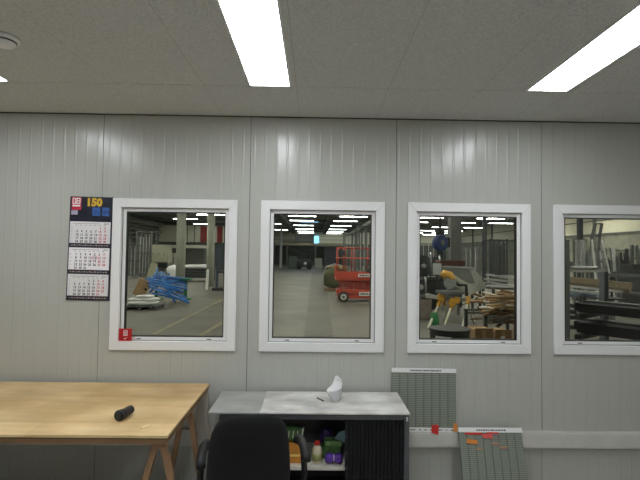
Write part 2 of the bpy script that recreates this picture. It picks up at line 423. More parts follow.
# ------------------------------------------------------------------ plywood table
TZ = 0.755
fr = Fz(165.2, 435.6, TZ); br = Fz(210.3, 384.6, TZ)
tx1 = (fr.x+br.x)/2; ty0 = fr.y; tyb = WY-0.055; tx0_ = tx1-2.5
print('table', fr, br)
def ply_mat():
    mt = bpy.data.materials.new('birch plywood'); mt.use_nodes = True
    n = mt.node_tree.nodes; l = mt.node_tree.links; b = n['Principled BSDF']; b.inputs['Roughness'].default_value = 0.5
    tc = n.new('ShaderNodeTexCoord'); mp = n.new('ShaderNodeMapping'); mp.inputs['Scale'].default_value = (1.0, 5, 1)
    nz = n.new('ShaderNodeTexNoise'); nz.inputs['Scale'].default_value = 2; nz.inputs['Detail'].default_value = 8
    cr_ = n.new('ShaderNodeValToRGB'); e = cr_.color_ramp.elements
    e[0].position = 0.3; e[0].color = rgb(228,194,140); e[1].position = 0.72; e[1].color = rgb(252,230,184)
    l.new(tc.outputs['Object'], mp.inputs[0]); l.new(mp.outputs[0], nz.inputs['Vector']); l.new(nz.outputs['Fac'], cr_.inputs[0])
    br_ = n.new('ShaderNodeTexBrick'); br_.inputs['Scale'].default_value = 1.0; br_.inputs['Mortar Size'].default_value = 0.0
    br_.inputs['Brick Width'].default_value = 0.95; br_.inputs['Row Height'].default_value = 0.31; br_.inputs['Bias'].default_value = 0.0
    br_.inputs['Color1'].default_value = (0.74,0.68,0.58,1); br_.inputs['Color2'].default_value = (1,1,1,1); br_.inputs['Mortar'].default_value = (1,1,1,1)
    l.new(tc.outputs['Object'], br_.inputs['Vector'])
    n2 = n.new('ShaderNodeTexNoise'); n2.inputs['Scale'].default_value = 2.5; n2.inputs['Detail'].default_value = 3
    r2 = n.new('ShaderNodeValToRGB'); r2.color_ramp.elements[0].color = (0.66,0.60,0.50,1); r2.color_ramp.elements[1].color = (1,1,1,1); r2.color_ramp.elements[0].position = 0.3; r2.color_ramp.elements[1].position = 0.6
    l.new(tc.outputs['Object'], n2.inputs['Vector']); l.new(n2.outputs['Fac'], r2.inputs[0])
    m1 = n.new('ShaderNodeMix'); m1.data_type = 'RGBA'; m1.blend_type = 'MULTIPLY'; m1.inputs[0].default_value = 0.85
    m2 = n.new('ShaderNodeMix'); m2.data_type = 'RGBA'; m2.blend_type = 'MULTIPLY'; m2.inputs[0].default_value = 0.8
    l.new(cr_.outputs[0], m1.inputs[6]); l.new(br_.outputs[0], m1.inputs[7]); l.new(m1.outputs[2], m2.inputs[6]); l.new(r2.outputs[0], m2.inputs[7])
    l.new(m2.outputs[2], b.inputs['Base Color'])
    return mt
t = thing('work_table', 'long plywood topped work table on wooden trestles under the first window', 'table', ((tx0_+tx1)/2, (ty0+tyb)/2, 0))
hx, hy = (tx1-tx0_)/2, (tyb-ty0)/2
MB().lim(-hx, hx, -hy, hy, TZ-0.016, TZ).build('tabletop', ply_mat(), t, bevel=0.0015)
MB().lim(-hx, hx, -hy, hy, TZ-0.020, TZ-0.0162).build('edge_shadow', mat('dark edge', (52,40,28), 0.7), t)  # dark strip stands in for the shadow under the tabletop edge
MB().lim(-hx+0.006, hx-0.006, -hy+0.006, hy-0.006, TZ-0.05, TZ-0.0202).build('underboard', mat('brown board edge', (136,104,72), 0.7, noise=0.1, nscale=8), t)
def trestle(xc, lab):
    s = thing('trestle', lab, 'trestle', (t.location.x+xc, t.location.y, 0), 0, 'trestles under the work table')
    y0, y1 = -hy+0.10, hy-0.34; zt_ = TZ-0.05
    MB().lim(-0.035, 0.035, y0-0.04, y1+0.04, zt_-0.045, zt_).build('crossbeam', M['wood'], s, bevel=0.002)
    for yy in (y0, y1):
        for sx in (-1, 1):
            MB().beam((sx*0.025, yy, zt_-0.05), (sx*(0.19 if yy < 0 else 0.14), yy+(-0.03 if yy < 0 else 0.0), 0.005), 0.034, 0.028).build('leg', M['wood'], s, bevel=0.002)
        MB().beam((-0.12, yy, 0.16), (0.12, yy, 0.16), 0.02, 0.05).build('brace', M['wood'], s)
trestle(hx-0.075, 'wooden trestle under the right end of the work table')
trestle(-hx+0.3, 'wooden trestle under the left end of the work table, out at the side')

# black torch on the table
a = Fz(118, 416.5, TZ+0.03); b_ = Fz(133, 408, TZ+0.03)
t = thing('flashlight', 'short black flashlight lying on the plywood table', 'flashlight', (a.x, a.y, TZ), math.atan2(b_.y-a.y, b_.x-a.x))
Lf = (b_-a).length; print('torch', Lf)
Lf = 0.125
MB().lathe([(0.023,0),(0.029,0.004),(0.030,0.04),(0.026,0.06),(0.026,Lf-0.01),(0.024,Lf)], (0,0,0.030), 'X', 28).build('body', M['black'], t)
MB().lathe([(0.0315,0.008),(0.0315,0.016)], (0,0,0.0315), 'X', 28).build('bezel', M['dark'], t)
MB().lathe([(0.020,-0.002),(0.021,0.0)], (0,0,0.030), 'X', 24).build('lens', M['dark'], t)
a = Fz(139.5, 428.2, TZ); b_ = Fz(150.5, 426.5, TZ)
tag(local_off(MB().prism([(a.x,a.y,TZ),(a.x+0.02,a.y-0.012,TZ),(b_.x,b_.y,TZ),(b_.x-0.01,b_.y+0.016,TZ),(a.x+0.02,a.y+0.008,TZ)], (0,0,0.006)).build('wood_chip', mat('pale chip', (236,214,170), 0.8))), 'tiny pale wood chip lying near the front table edge', 'wood chip')

# plastic sheet hanging behind the table corner
pl = mat('clear plastic film', (206,198,184), 0.25, alpha=0.45, spec=0.6)
a = A(196, 388, WY-0.09); b_ = A(214, 446, WY-0.09)
def ff(u, v):
    x = a.x + (b_.x-a.x)*u*(0.55+0.45*v) ; z = a.z + (b_.z-a.z)*v
    return (x + 0.008*math.sin(9*v), WY-0.08 + 0.016*math.sin(u*9+v*3), z)
o = MB().grid(ff, 18, 16).build('plastic_bag', pl, solid=0.001)
tag(local_off(o), 'clear plastic bag hanging between the work table and the cabinets', 'bag')

# ------------------------------------------------------------------ cabinets
cgrey = mat('cabinet grey', (78,80,83), 0.45, noise=0.05)
cdark = mat('cabinet shutter black', (14,15,18), 0.6, spec=0.3)
def top_mat(nm, c, c2):
    return mat(nm, c, 0.5, col2=c2, nscale=4.5, stretch=(1,1.6,1), detail=8)
KZ = 0.70
fl = Fz(260, 413, KZ); frt = Fz(408.8, 412.2, KZ); bl = Fz(268.5, 389, KZ); brt = Fz(396, 390.6, KZ)
print('cab', fl, frt, bl, brt)
ky0 = (fl.y+frt.y)/2; kx0, kx1 = fl.x, frt.x; ky1 = min(WY-0.052, (bl.y+brt.y)/2)
kw, kd = kx1-kx0, ky1-ky0
cab = thing('tambour_cabinet', 'wide dark cabinet with a stained light top and half open shutter', 'cabinet', (kx0, ky0, 0))
MB().lim(-0.004, kw+0.004, -0.006, kd, KZ-0.012, KZ).build('top', top_mat('stained light top', (232,231,224), (176,174,168)), cab, bevel=0.002)
MB().lim(0, kw, 0, kd, KZ-0.018, KZ-0.0122).build('top_gap', M['black'], cab)
bz = MB(); th = 0.02; z1 = KZ-0.0182
bz.lim(0, th, 0.004, kd, 0.02, z1); bz.lim(kw-0.032, kw, 0.0, kd, 0.02, z1)
bz.lim(th, kw-0.032, 0.004, kd, z1-0.03, z1); bz.lim(th, kw-0.032, 0.004, kd, 0.02, 0.06); bz.lim(th, kw-0.032, kd-0.012, kd, 0.06, z1-0.03)
bz.build('carcass', cgrey, cab, bevel=0.0015)
MB().lim(0.0205, kw-0.0325, 0.06, kd-0.0125, 0.061, 0.065).build('interior_floor', M['dark'], cab)
MB().lim(kw-0.0318-0.0005+0.001-0.001, kw-0.0322, 0.05, kd-0.02, 0.07, 0.071).build('rail', M['dark'], cab)
SZ = A(330, 467, ky0+0.05).z
MB().lim(0.0205, kw-0.033, 0.045, kd-0.013, SZ-0.02, SZ).build('shelf', mat('shelf cream', (206,202,190), 0.5), cab)
xs = A(345, 450, ky0+0.03).x - kx0
tb = MB(); nn = 15; sw_ = (kw-0.034-xs)/nn
for i in range(nn):
    x = xs + sw_*i; tb.lim(x+0.0015, x+sw_-0.0015, 0.018, 0.030, 0.061, z1-0.031)
tb.lim(xs, kw-0.034, 0.026, 0.034, 0.061, z1-0.031)
sd = tb.build('shutter_door', cdark, cab, bevel=0.002)
for yp in (437, 453, 468):
    p = A(346.5, yp, ky0+0.018)
    MB().lathe([(0.004,-0.003),(0.004,0.0)], (p.x-kx0, 0.018, p.z), 'Y', 12).build('stud', M['steelgrey'], sd)
MB().lim(0.0205, 0.045, 0.018, 0.030, 0.061, z1-0.031).build('shutter_edge', cdark, cab)
MB().lim(kw-0.021, kw-0.009, -0.003, 0, z1-0.035, z1-0.008).build('lock_plate', M['alu'], cab)
for fx in (0.05, kw-0.05):
    for fy in (0.05, kd-0.05): MB().lathe([(0.018,0),(0.018,0.02)], (fx,fy,0), 'Z', 14).build('foot', M['black'], cab)
lx0 = Fz(208.7, 411.2, KZ-0.004).x; lx1 = kx0-0.006
lw = lx1-lx0
c2 = thing('side_cabinet', 'narrow grey cabinet with plain grey top left of the dark cabinet', 'cabinet', (lx0, ky0+0.005, 0))
MB().lim(0, lw, -0.005, kd, KZ-0.016, KZ-0.004).build('top', top_mat('plain grey top', (176,176,170), (156,156,150)), c2, bevel=0.002)
MB().lim(0.07, lw-0.001, 0.02, kd, 0.03, KZ-0.0162).build('carcass', cgrey, c2, bevel=0.002)
MB().lim(0.09, lw-0.02, 0.010, 0.0195, 0.05, KZ-0.05).build('door', cdark, c2, bevel=0.002)
for fx in (0.10, lw-0.05):
    for fy in (0.06, kd-0.05): MB().lathe([(0.018,0),(0.018,0.03)], (fx,fy,0), 'Z', 14).build('foot', M['black'], c2)

# contents on the shelf and below
def cx(xp, yp, dy): return A(xp, yp, ky0+dy)
bt = thing('glue_bottle', 'pale bottle with a red cap standing on the cabinet shelf', 'bottle', (cx(317,460,0.12).x, ky0+0.12, SZ))
MB().lathe([(0.029,0),(0.034,0.006),(0.034,0.085),(0.029,0.103),(0.017,0.116),(0.017,0.120)], seg=24).build('bottle_body', mat('bottle cream', (206,196,170), 0.4), bt)
MB().lathe([(0.021,0.1202),(0.021,0.135),(0.015,0.142)], seg=20).build('cap', M['redc'], bt)
MB().lathe([(0.0345,0.02),(0.0345,0.065)], seg=24).build('bottle_label', mat('bottle olive label', (150,150,96), 0.5), bt)
purp = mat('purple film', (84,44,150), 0.3, noise=0.25, nscale=30)
q = cx(333.5, 466, 0.10)
pb = MB(); pb.path([(-0.055,0,0.036),(-0.045,0,0.038),(-0.02,0,0.033),(0,0,0.026),(0.02,0,0.033),(0.045,0,0.038),(0.055,0,0.036)], 0.034, 20)
pbo = thing('purple_bundle', 'small purple bundle tied in the middle on the cabinet shelf', 'bundle', (q.x, q.y, SZ))
o = MB()
prof = [(0.012,-0.062),(0.034,-0.052),(0.036,-0.03),(0.026,-0.006),(0.024,0.0),(0.027,0.008),(0.036,0.03),(0.034,0.052),(0.012,0.062)]
o.lathe(prof, (0,0,0.037), 'X', 24); o.build('wrap', purp, pbo, sub=1)
MB().lathe([(0.0275,-0.003),(0.0275,0.004)], (0,0,0.037), 'X', 24).build('tie', mat('pale tie', (190,170,210), 0.5), pbo)
gp = mat('green print', (84,122,66), 0.5, noise=0.4, nscale=40)
for i, (xa, za, lab) in enumerate([(331, 0.078, 'lower green printed packet lying above the purple bundle'), (333, 0.097, 'upper green printed packet on the pile in the cabinet')]):
    q = cx(xa, 450, 0.20)
    tag(local_off(MB().lim(q.x-0.07, q.x+0.065, q.y-0.03+i*0.01, q.y+0.06, SZ+za-0.077, SZ+za+ (0.0 if i == 0 else 0.018)).build('seed_packet' if i == 9 else 'printed_packet', gp, bevel=0.003)) if i == 0 else
        local_off(MB().lim(q.x-0.06, q.x+0.06, q.y-0.02, q.y+0.06, SZ+0.0785, SZ+0.115).build('printed_packet', mat('green print pale', (104,140,84), 0.5, noise=0.4, nscale=40), bevel=0.003)), lab, 'packet', 'green packets in the cabinet')
q = cx(327, 440, 0.25)
tag(local_off(MB().blob((q.x, ky0+0.33, SZ+0.075), (0.05,0.04,0.075), seed=3).build('purple_bag', mat('dark purple film', (52,30,92), 0.35))), 'dark purple bag at the back of the cabinet shelf', 'bag')
q = cx(339, 434, 0.2)
o = MB().prism([(-0.035,0,0.0),(0.045,0,-0.02),(0.045,0,0.06),(0.0,0,0.05)], (0.0,0.02,0)).build('cleaning_cloth', mat('teal cloth', (104,128,134), 0.9))
o.location = (q.x-0.0, ky0+0.17, SZ+0.136); tag(o, 'grey blue cloth lying on top of the green packets', 'cloth')
q = cx(293, 436, 0.08)
gb = thing('green_box', 'tilted green printed box with white edges behind the chair', 'box', (q.x, ky0+0.13, SZ), 0)
bb = MB().box((0,0,0.19), (0.12,0.04,0.09), (0,0.12,0)); bb.build('box_body', mat('box green', (58,92,46), 0.5, noise=0.3, nscale=30), gb, bevel=0.002)
MB().box((0.062,-0.001,0.183), (0.008,0.043,0.09), (0,0.12,0)).build('box_edge', M['white'], gb)
bb = MB()
for k in range(3): bb.box((-0.03+k*0.03,-0.0208,0.19), (0.008,0.001,0.05), (0,0.12,0))
bb.build('printed_stripes', mat('pale print', (190,196,170), 0.6), gb)
ob = thing('orange_box', 'orange yellow box under the green box on the cabinet shelf', 'box', (cx(294,452,0.1).x+0.01, ky0+0.13, SZ))
MB().lim(-0.05,0.05,-0.03,0.03,0,0.138).build('box_body', mat('box orange', (196,130,44), 0.5, noise=0.15, nscale=20), ob, bevel=0.002)
MB().lim(-0.0502,0.0502,-0.0305,-0.0301,0.045,0.06).build('box_stripe', mat('pale yellow stripe', (236,204,110), 0.5), ob)

# crumpled paper bag and pen on the cabinet
q = Fz(336, 402, KZ)
pg = thing('crumpled_paper', 'crumpled white paper strip standing up on the cabinet top', 'paper', (q.x, q.y+0.02, KZ))
PY = q.y+0.02
def pp3(x_, y_, dy): return A(x_, y_, PY+dy) - V((q.x, PY, KZ))
def quadgrid(rows, nm, mt_, sol=0.0012):
    g_ = MB(); vs = [[g_.bm.verts.new(pp3(*c)) for c in r] for r in rows]
    for r0, r1 in zip(vs, vs[1:]):
        for k in range(len(r0)-1): g_.face([r0[k], r0[k+1], r1[k+1], r1[k]], True)
    return g_.build(nm, mt_, pg, solid=sol, sub=1)
quadgrid([[(335.5,374,0.03),(339,376.5,0.032),(343,380,0.03)],[(334,380,0.02),(338.5,382,0.012),(342.8,386,0.018)],[(331.5,385.5,0.0),(336,387.5,-0.01),(341.5,391,0.0)],
          [(327.5,388.3,-0.02),(332,391,-0.03),(338.5,394.5,-0.02)],[(325.5,390.5,-0.03),(329.5,394,-0.045),(334.5,398,-0.035)]], 'paper_strip', M['paper'])
quadgrid([[(325.6,390.4,-0.025),(331,392,-0.045),(337,391,-0.04),(342.6,386,-0.01)],[(328.5,396,-0.02),(332,398,-0.05),(338,398,-0.045),(342.3,392,-0.005)],
          [(331.5,400.5,-0.01),(333.5,401.5,-0.04),(337.5,401.5,-0.035),(340.5,398,0.0)],[(333,401.8,0.0),(334,402.4,-0.02),(337,402.2,-0.02),(339,400.5,0.0)]], 'folded_base', mat('wrinkled paper', (204,204,207), 0.7))
b_ = MB()
for k in range(2):
    b_.beam(pp3(336.3+k*0.0, 377.6+k*2.2, 0.018), pp3(341.5-k*1.5, 381.6+k*1.4, 0.018), 0.005-0.002*k, 0.001)
b_.build('printed_line', mat('print dark', (60,60,64), 0.7), pg)
a = Fz(317, 398.3, KZ); b_ = Fz(323.5, 401.6, KZ)
tag(local_off(MB().tube((a.x,a.y,KZ+0.004), (b_.x,b_.y,KZ+0.004), 0.004).build('pencil_stub', M['dark'])), 'short dark pencil stub beside the crumpled paper', 'pencil')

# ------------------------------------------------------------------ slotted planning boards
bgreen = mat('board grey green', (104,110,100), 0.5); bslot = mat('board slot edge', (140,146,133), 0.45)
bdark = mat('board slot shadow gap', (62,66,60), 0.7)
def board(name, lab, w_, h_, loc, tilt, rz, bottom, cols, cards, skew=0.0):
    t = thing(name, lab, 'planning board', loc, rz, 'slotted planning boards'); t.rotation_euler = (tilt, skew, rz)
    MB().lim(-w_/2, w_/2, 0, 0.010, 0, h_).build('back_panel', bgreen, t, bevel=0.001)
    hd = MB().lim(-w_/2-0.002, w_/2+0.002, -0.008, 0.0, h_-0.034, h_).build('header_strip', M['white'], t, bevel=0.001)
    b = MB(); rr_ = random.Random(3); x = -w_*0.22
    while x < w_*0.24:
        l_ = rr_.uniform(0.006,0.02); b.lim(x, x+l_, -0.0086, -0.008, h_-0.022, h_-0.013); x += l_+0.005
    if bottom: b.lim(0.0,0.0001,-0.0081,-0.008,h_-0.02,h_-0.0199)
    b.build('header_lettering', M['dark'], hd)
    z0 = 0.002
    if bottom:
        ft = MB().lim(-w_/2-0.002, w_/2+0.002, -0.008, 0.0, 0, 0.026).build('footer_strip', M['white'], t, bevel=0.001); z0 = 0.03
        b = MB(); x = -w_*0.42
        while x < w_*0.44:
            l_ = rr_.uniform(0.006,0.018); b.lim(x, x+l_, -0.0086, -0.008, 0.008, 0.015); x += l_+rr_.choice((0.005,0.03))
        b.build('footer_lettering', M['dark'], ft)
    n_ = int((h_-0.036-z0)/0.0135); cwi = w_/cols
    for c in range(cols):
        b = MB(); xa = -w_/2 + cwi*c + 0.0035; xb = xa + cwi - 0.007
        b.mi = 1; b.lim(xa, xb, -0.0015, -0.0002, z0, h_-0.036)
        b.mi = 0
        for k in range(n_):
            z = z0 + 0.002 + k*0.0135; b.box(((xa+xb)/2, -0.0032, z+0.0042), (xb-xa, 0.0014, 0.0085), (-0.25,0,0))
        b.build('slot_column', [bslot, bgreen], t)
    for (xa, za, wc, hc, mt_, nm, rot) in cards:
        MB().box((xa, -0.010, za), (wc, 0.0015, hc), (0, rot, 0)).build(nm, mt_, t)
    return t
a = A(391.5, 368, WY-0.015); b_ = A(455.5, 369.5, WY-0.015)
bw = b_.x-a.x; bh = a.z-TZT
ti = -0.035
board('planning_board', 'upper slotted grey green board leaning on the cable trunking', bw, bh/math.cos(ti), ((a.x+b_.x)/2, WY-0.0115-0.0005-math.sin(-ti)*bh, TZT+0.0008), ti, 0, True, 8, [], 0.006)
ftop = A(491, 430, WY-0.09)
a = A(459.3, 432, WY-0.09); b_ = A(522.5, 429.5, WY-0.09); bw2 = b_.x-a.x
ti = -0.30; h2 = (ftop.z+0.004)/math.cos(ti)
yb_ = WY-0.066-math.tan(-ti)*ftop.z
def bc(xp, yp): # board coords of pixel
    d = ray(xp, yp); n_ = V((0, math.cos(ti), math.sin(ti))); o0 = V(((a.x+b_.x)/2, yb_, 0)); tt = (o0-EYE).dot(n_)/d.dot(n_); q_ = EYE+d*tt-o0
    return q_.x, q_.z/math.cos(ti)
def card(xp, yp, w_, h_, m_, nm, r=0.0):
    x_, z_ = bc(xp, yp); return (x_, z_, w_, h_, m_, nm, r)
cards = [card(473,434,0.13,0.014,M['redc'],'red_card'), card(492,433.5,0.09,0.012,M['redc'],'red_card'), card(487,436.5,0.075,0.028,mat('pink red card',(224,96,90),0.7),'red_card',0.08),
         card(471.5,442,0.08,0.03,M['orange'],'orange_card',0.12), card(495,444,0.06,0.016,mat('faded orange card',(176,138,112),0.7),'faded_card'), card(503,448,0.06,0.016,mat('faded orange card',(176,138,112),0.7),'faded_card'), card(479,449,0.05,0.014,mat('faded orange card',(176,138,112),0.7),'faded_card')]
board('planning_board', 'lower slotted board with red and orange cards standing on the floor', bw2, h2, ((a.x+b_.x)/2, yb_, 0.004), ti, 0.0, False, 8, cards, 0.0)
a = A(435.5, 429.5, WY-0.056)
t = MB().prism([(-0.03,0,-0.025),(0.02,0,-0.042),(0.028,0,0.03),(0.0,0,0.038),(-0.03,0,0.03)], (0,0.0015,0)).build('red_card', M['redc']); t.location = (a.x, WY-0.056, a.z); tag(t, 'red card stuck over the trunking below the upper board', 'card')
a = A(455.5, 427.5, WY-0.056)
t = MB().prism([(-0.018,0,-0.03),(0.016,0,-0.03),(0.014,0,0.032),(-0.012,0,0.028)], (0,0.0015,0)).build('orange_card', M['orange']); t.location = (a.x, WY-0.056, a.z); tag(t, 'orange card beside the lower right corner of the upper board', 'card')

# ------------------------------------------------------------------ office chair
q = A(249, 440, 2.36)
ch_ = thing('office_chair', 'black fabric office chair with armrests facing the cabinets', 'office chair', (q.x-0.035, 2.60, 0), 0.16)
hb = A(249, 414.5, 2.36).z
def backf(sign):
    def fn(u, v):
        a_ = 2*PI*u; return None
    return fn
b = MB(); W2, Zc, H2 = 0.219, hb-0.25, 0.27; n_ = 48; L_ = []
for (sc_f, yo) in ((0.0,-0.048),(0.5,-0.046),(0.82,-0.036),(0.95,-0.02),(1.0,0.0),(0.95,0.022),(0.82,0.036),(0.4,0.044),(0.0,0.046)):
    ring = []
    for k in range(n_):
        a_ = 2*PI*k/n_; cs, sn = math.cos(a_), math.sin(a_); e_ = 2/3.6
        x = W2*sc_f*math.copysign(abs(cs)**e_, cs); z = H2*sc_f*math.copysign(abs(sn)**e_, sn)
        x *= 1 - 0.10*(z/H2)
        y = yo - 0.05*(1-(x/W2)**2)*0.9 + 0.045 - 0.10*(z/H2)*0.6
        ring.append(b.bm.verts.new((x, -0.24+y, Zc+z)))
    L_.append(ring)
for r0, r1 in zip(L_, L_[1:]):
    for k in range(n_): b.face([r0[k], r0[(k+1)%n_], r1[(k+1)%n_], r1[k]], True)
bmesh.ops.remove_doubles(b.bm, verts=b.bm.verts, dist=1e-5)
b.build('backrest', M['blackfab'], ch_, smooth=True)
b = MB(); b.blob((0,0.02,0.42), (0.245,0.235,0.05), 0.0, 40, 12); b.build('seat', M['blackfab'], ch_)
MB().beam((0,-0.25,0.52),(0,-0.22,0.40),0.08,0.02).beam((0,-0.23,0.395),(0,0.0,0.375),0.08,0.02).build('back_bracket', M['black'], ch_)
for s_ in (-1, 1):
    ar = MB(); ar.path([(s_*0.16+0.03,0.02,0.375),(s_*0.29+0.03,0.02,0.385),(s_*0.305+0.03,0.02,0.42),(s_*0.29+0.03,0.01,0.60),(s_*0.285+0.03,0.0,0.615)], 0.018, 12)
    aro = ar.build('armrest', M['black'], ch_)
    pd = MB(); pd.path([(s_*0.285+0.03,-0.14,0.585),(s_*0.29+0.03,-0.12,0.607),(s_*0.29+0.03,-0.05,0.619),(s_*0.285+0.03,0.06,0.619),(s_*0.275+0.03,0.12,0.607),(s_*0.272+0.03,0.135,0.585)], 0.026, 14)
    pd.build('arm_pad', M['black'], aro)
MB().lathe([(0.03,0.10),(0.03,0.25),(0.018,0.25),(0.018,0.375)], seg=20).build('gas_column', M['dark'], ch_)
st = MB()
for k in range(5):
    a_ = 2*PI*k/5+0.3; st.path([(0,0,0.11),(0.15*math.cos(a_),0.15*math.sin(a_),0.10),(0.29*math.cos(a_),0.29*math.sin(a_),0.075)], 0.024, 10, 0.014)
st.build('star_base', M['black'], ch_)
for k in range(5):
    a_ = 2*PI*k/5+0.3; x, y = 0.29*math.cos(a_), 0.29*math.sin(a_)
    MB().tube((x-0.02*math.sin(a_), y+0.02*math.cos(a_), 0.028), (x+0.02*math.sin(a_), y-0.02*math.cos(a_), 0.028), 0.028, 18).tube((x,y,0.03),(x,y,0.075),0.008).build('caster', M['black'], ch_)
# ================================================================== the workshop hall behind the windows
HL, HR, HY0, HY1, HZ = -18.0, 20.0, WY+WT, 68.0, 5.2
hfloor = mat('hall concrete floor', (108,105,95), 0.55, noise=0.25, nscale=0.7, detail=8)
struct(MB().lim(HL, HR, HY0, HY1, -0.05, 0).build('floor_hall', hfloor))
struct(MB().lim(HL-0.2, HR+0.2, HY0, HY1+0.2, HZ, HZ+0.2).build('ceiling_hall', mat('hall roof deck', (140,142,138), 0.9, noise=0.1, nscale=1)))
cream = mat('cream wall panel', (226,222,200), 0.8, noise=0.06, nscale=0.8)
greyw = mat('grey wall panel', (160,160,146), 0.8, noise=0.1, nscale=0.8)
struct(MB().lim(HL-0.2, HL, HY0, HY1, 0, HZ).build('wall_hall_left', greyw))
w = MB(); w.lim(HR, HR+0.2, HY0, HY1, 3.35, HZ); struct(w.build('wall_hall_right', cream)); struct(MB().lim(HR, HR+0.2, HY0, HY1, 0, 3.35).build('wall_hall_right_lower', mat('dull lower wall', (150,150,136), 0.8, noise=0.2, nscale=1.2)))
w = MB(); w.lim(HL, HR, HY1, HY1+0.2, 0, 3.3); struct(w.build('wall_hall_far', mat('dark far wall', (92,94,88), 0.8, noise=0.15, nscale=0.7)))
w = MB(); w.lim(HL, HR, HY1, HY1+0.2, 3.3, HZ); struct(w.build('wall_hall_far_upper', cream))
w = MB(); w.lim(HL, XL-0.1, HY0-0.1, HY0, 0, HZ+0.2); w.lim(XR+0.1, HR, HY0-0.1, HY0, 0, HZ+0.2); w.lim(XL-0.1, XR+0.1, HY0-0.1, HY0, pz1, HZ+0.2)
struct(w.build('wall_hall_near', greyw))
# steel on the hall walls
n_ = MB()
for y in range(8, 68, 6): n_.lim(HL, HL+0.25, y-0.12, y+0.12, 0, HZ)
struct(n_.build('wall_hall_left_columns', M['steelgrey']))
n_ = MB()
for y in range(7, 68, 6): n_.lim(HR-0.16, HR, y-0.08, y+0.08, 0, HZ)
n_.lim(HR-0.12, HR-0.02, HY0, HY1, 3.32, 3.42); n_.lim(HR-0.10, HR-0.02, HY0, HY1, 4.3, 4.36); n_.lim(HR-0.1, HR-0.02, HY0, HY1, 2.2, 2.26)
struct(n_.build('wall_hall_right_rails', M['steelgrey']))
n_ = MB()
for z in (1.2, 2.5, 3.1, 3.8, 4.5): n_.lim(HL+0.26, HL+0.36, HY0, HY1, z, z+0.12)
struct(n_.build('wall_hall_left_rails', mat('pale rail steel', (172,172,162), 0.6)))
n_ = MB()
for x in (-3.0, 1.5): n_.lim(x-0.28, x+0.28, HY0, HY1, HZ-0.42, HZ)
for y in range(9, 68, 7): n_.lim(HL, HR, y-0.07, y+0.07, HZ-0.24, HZ)
struct(n_.build('ceiling_hall_beams', mat('roof beam', (112,114,112), 0.7)))
struct(MB().lim(4.85, 5.15, 14, HY1, 4.5, 4.76).build('ceiling_hall_crane_rail', mat('pale crane rail', (190,190,182), 0.6)))
def marking(a, b, w_, lab):
    a, b = V(a), V(b); d = (b-a).normalized(); n2 = V((-d.y, d.x, 0))*w_/2
    o = MB().prism([a-n2, b-n2, b+n2, a+n2], (0,0,0.003)).build('floor_marking', mat('worn yellow line', (150,144,116), 0.7, noise=0.35, nscale=3)); o['kind'] = 'structure'; return o
marking(Fz(154,334), Fz(228,296.5), 0.10, '')
marking(Fz(196,338), Fz(228,319), 0.10, '')
# smoother damp-looking traffic lane seen through the second window
o = MB().prism([Fz(303,342), Fz(334,342), Fz(325,272), Fz(312,272)], (0,0,0.002)).build('floor_lane', mat('worn floor lane', (97,94,85), 0.6, noise=0.2, nscale=0.6)); o['kind'] = 'structure'

# strip lights
hemit = mat('added hall lamp', (252,246,232), 0.5, emit=128.0)  # glow of the nearer lamps, which are added to light the hall
femit = mat('lit far hall lamp', (248,250,246), 0.5, emit=42.0)
st = thing('strip_light', 'long white strip light under the dark hall roof', 'strip light', (0,0,0), 0, 'strip lights under the hall roof')
MB().lim(-1.12, 1.12, -0.14, 0.14, 0, 0.08).build('lamp_housing', M['darksteel'], st)
MB().lim(-1.1, 1.1, -0.12, 0.12, -0.03, -0.001).build('lamp_tube', hemit, st)
first = True; farl = None
spots = []
for y in (8, 15, 22, 29, 36): spots += [(-14,y)]*(y < 36) + [(-8.5,y), (-1,y), (3.2,y), (9.5,y), (14.5,y)]  # nearer rows, added out of view to light the hall
for y in (15, 22, 29, 36): spots += [(17.8,y)]  # unseen lamps added to brighten the right wall
for y in (19, 26, 33): spots += [(-16.3,y)]  # unseen lamps added to brighten the left wall
for y in (41, 48, 55, 61, 66): spots += [(-12,y), (-1.2,y), (2.9,y), (9.5,y), (14.0,y), (17.5,y)]
for y in (46, 58): spots += [(-4.6,y)]
for x, y in spots:
    s_ = (x, y, HZ-0.36)
    if first: st.location = s_; first = False
    elif y < 41: dup(st, s_)
    else:
        f_ = dup(farl, s_, scale=(1, 0.8, 1)) if farl else dup(st, s_, scale=(1, 0.8, 1))
        if not farl:
            farl = f_
            for ch in f_.children:
                if ch.name.startswith('lamp_tube'): ch.data = ch.data.copy(); ch.data.materials[0] = femit
sk = mat('daylight roof glass', (150,196,240), 0.5, emit=4.0)
tag(local_off(MB().lim(-1.6, 0.4, 44.3, 47.5, HZ-0.06, HZ-0.001).build('skylight', sk)), 'pale blue skylight in the hall roof between the strip lights', 'skylight')
tag(local_off(MB().lim(0.0, 0.7, HY1-0.08, HY1-0.001, 3.1, 4.5).build('far_window', mat('far daylight', (120,190,250), 0.5, emit=7.0))), 'small bright blue window high in the far hall wall', 'window')

tag(local_off(MB().lim(-16.2, -12.6, 34.0, 36.6, HZ-0.05, HZ-0.001).build('truss_glow', mat('dim truss glow', (206,212,212), 0.5, emit=2.2))), 'dim pale glowing panel added for the white truss, upper left of first window', 'skylight')  # glowing panel added in place of the bright white truss
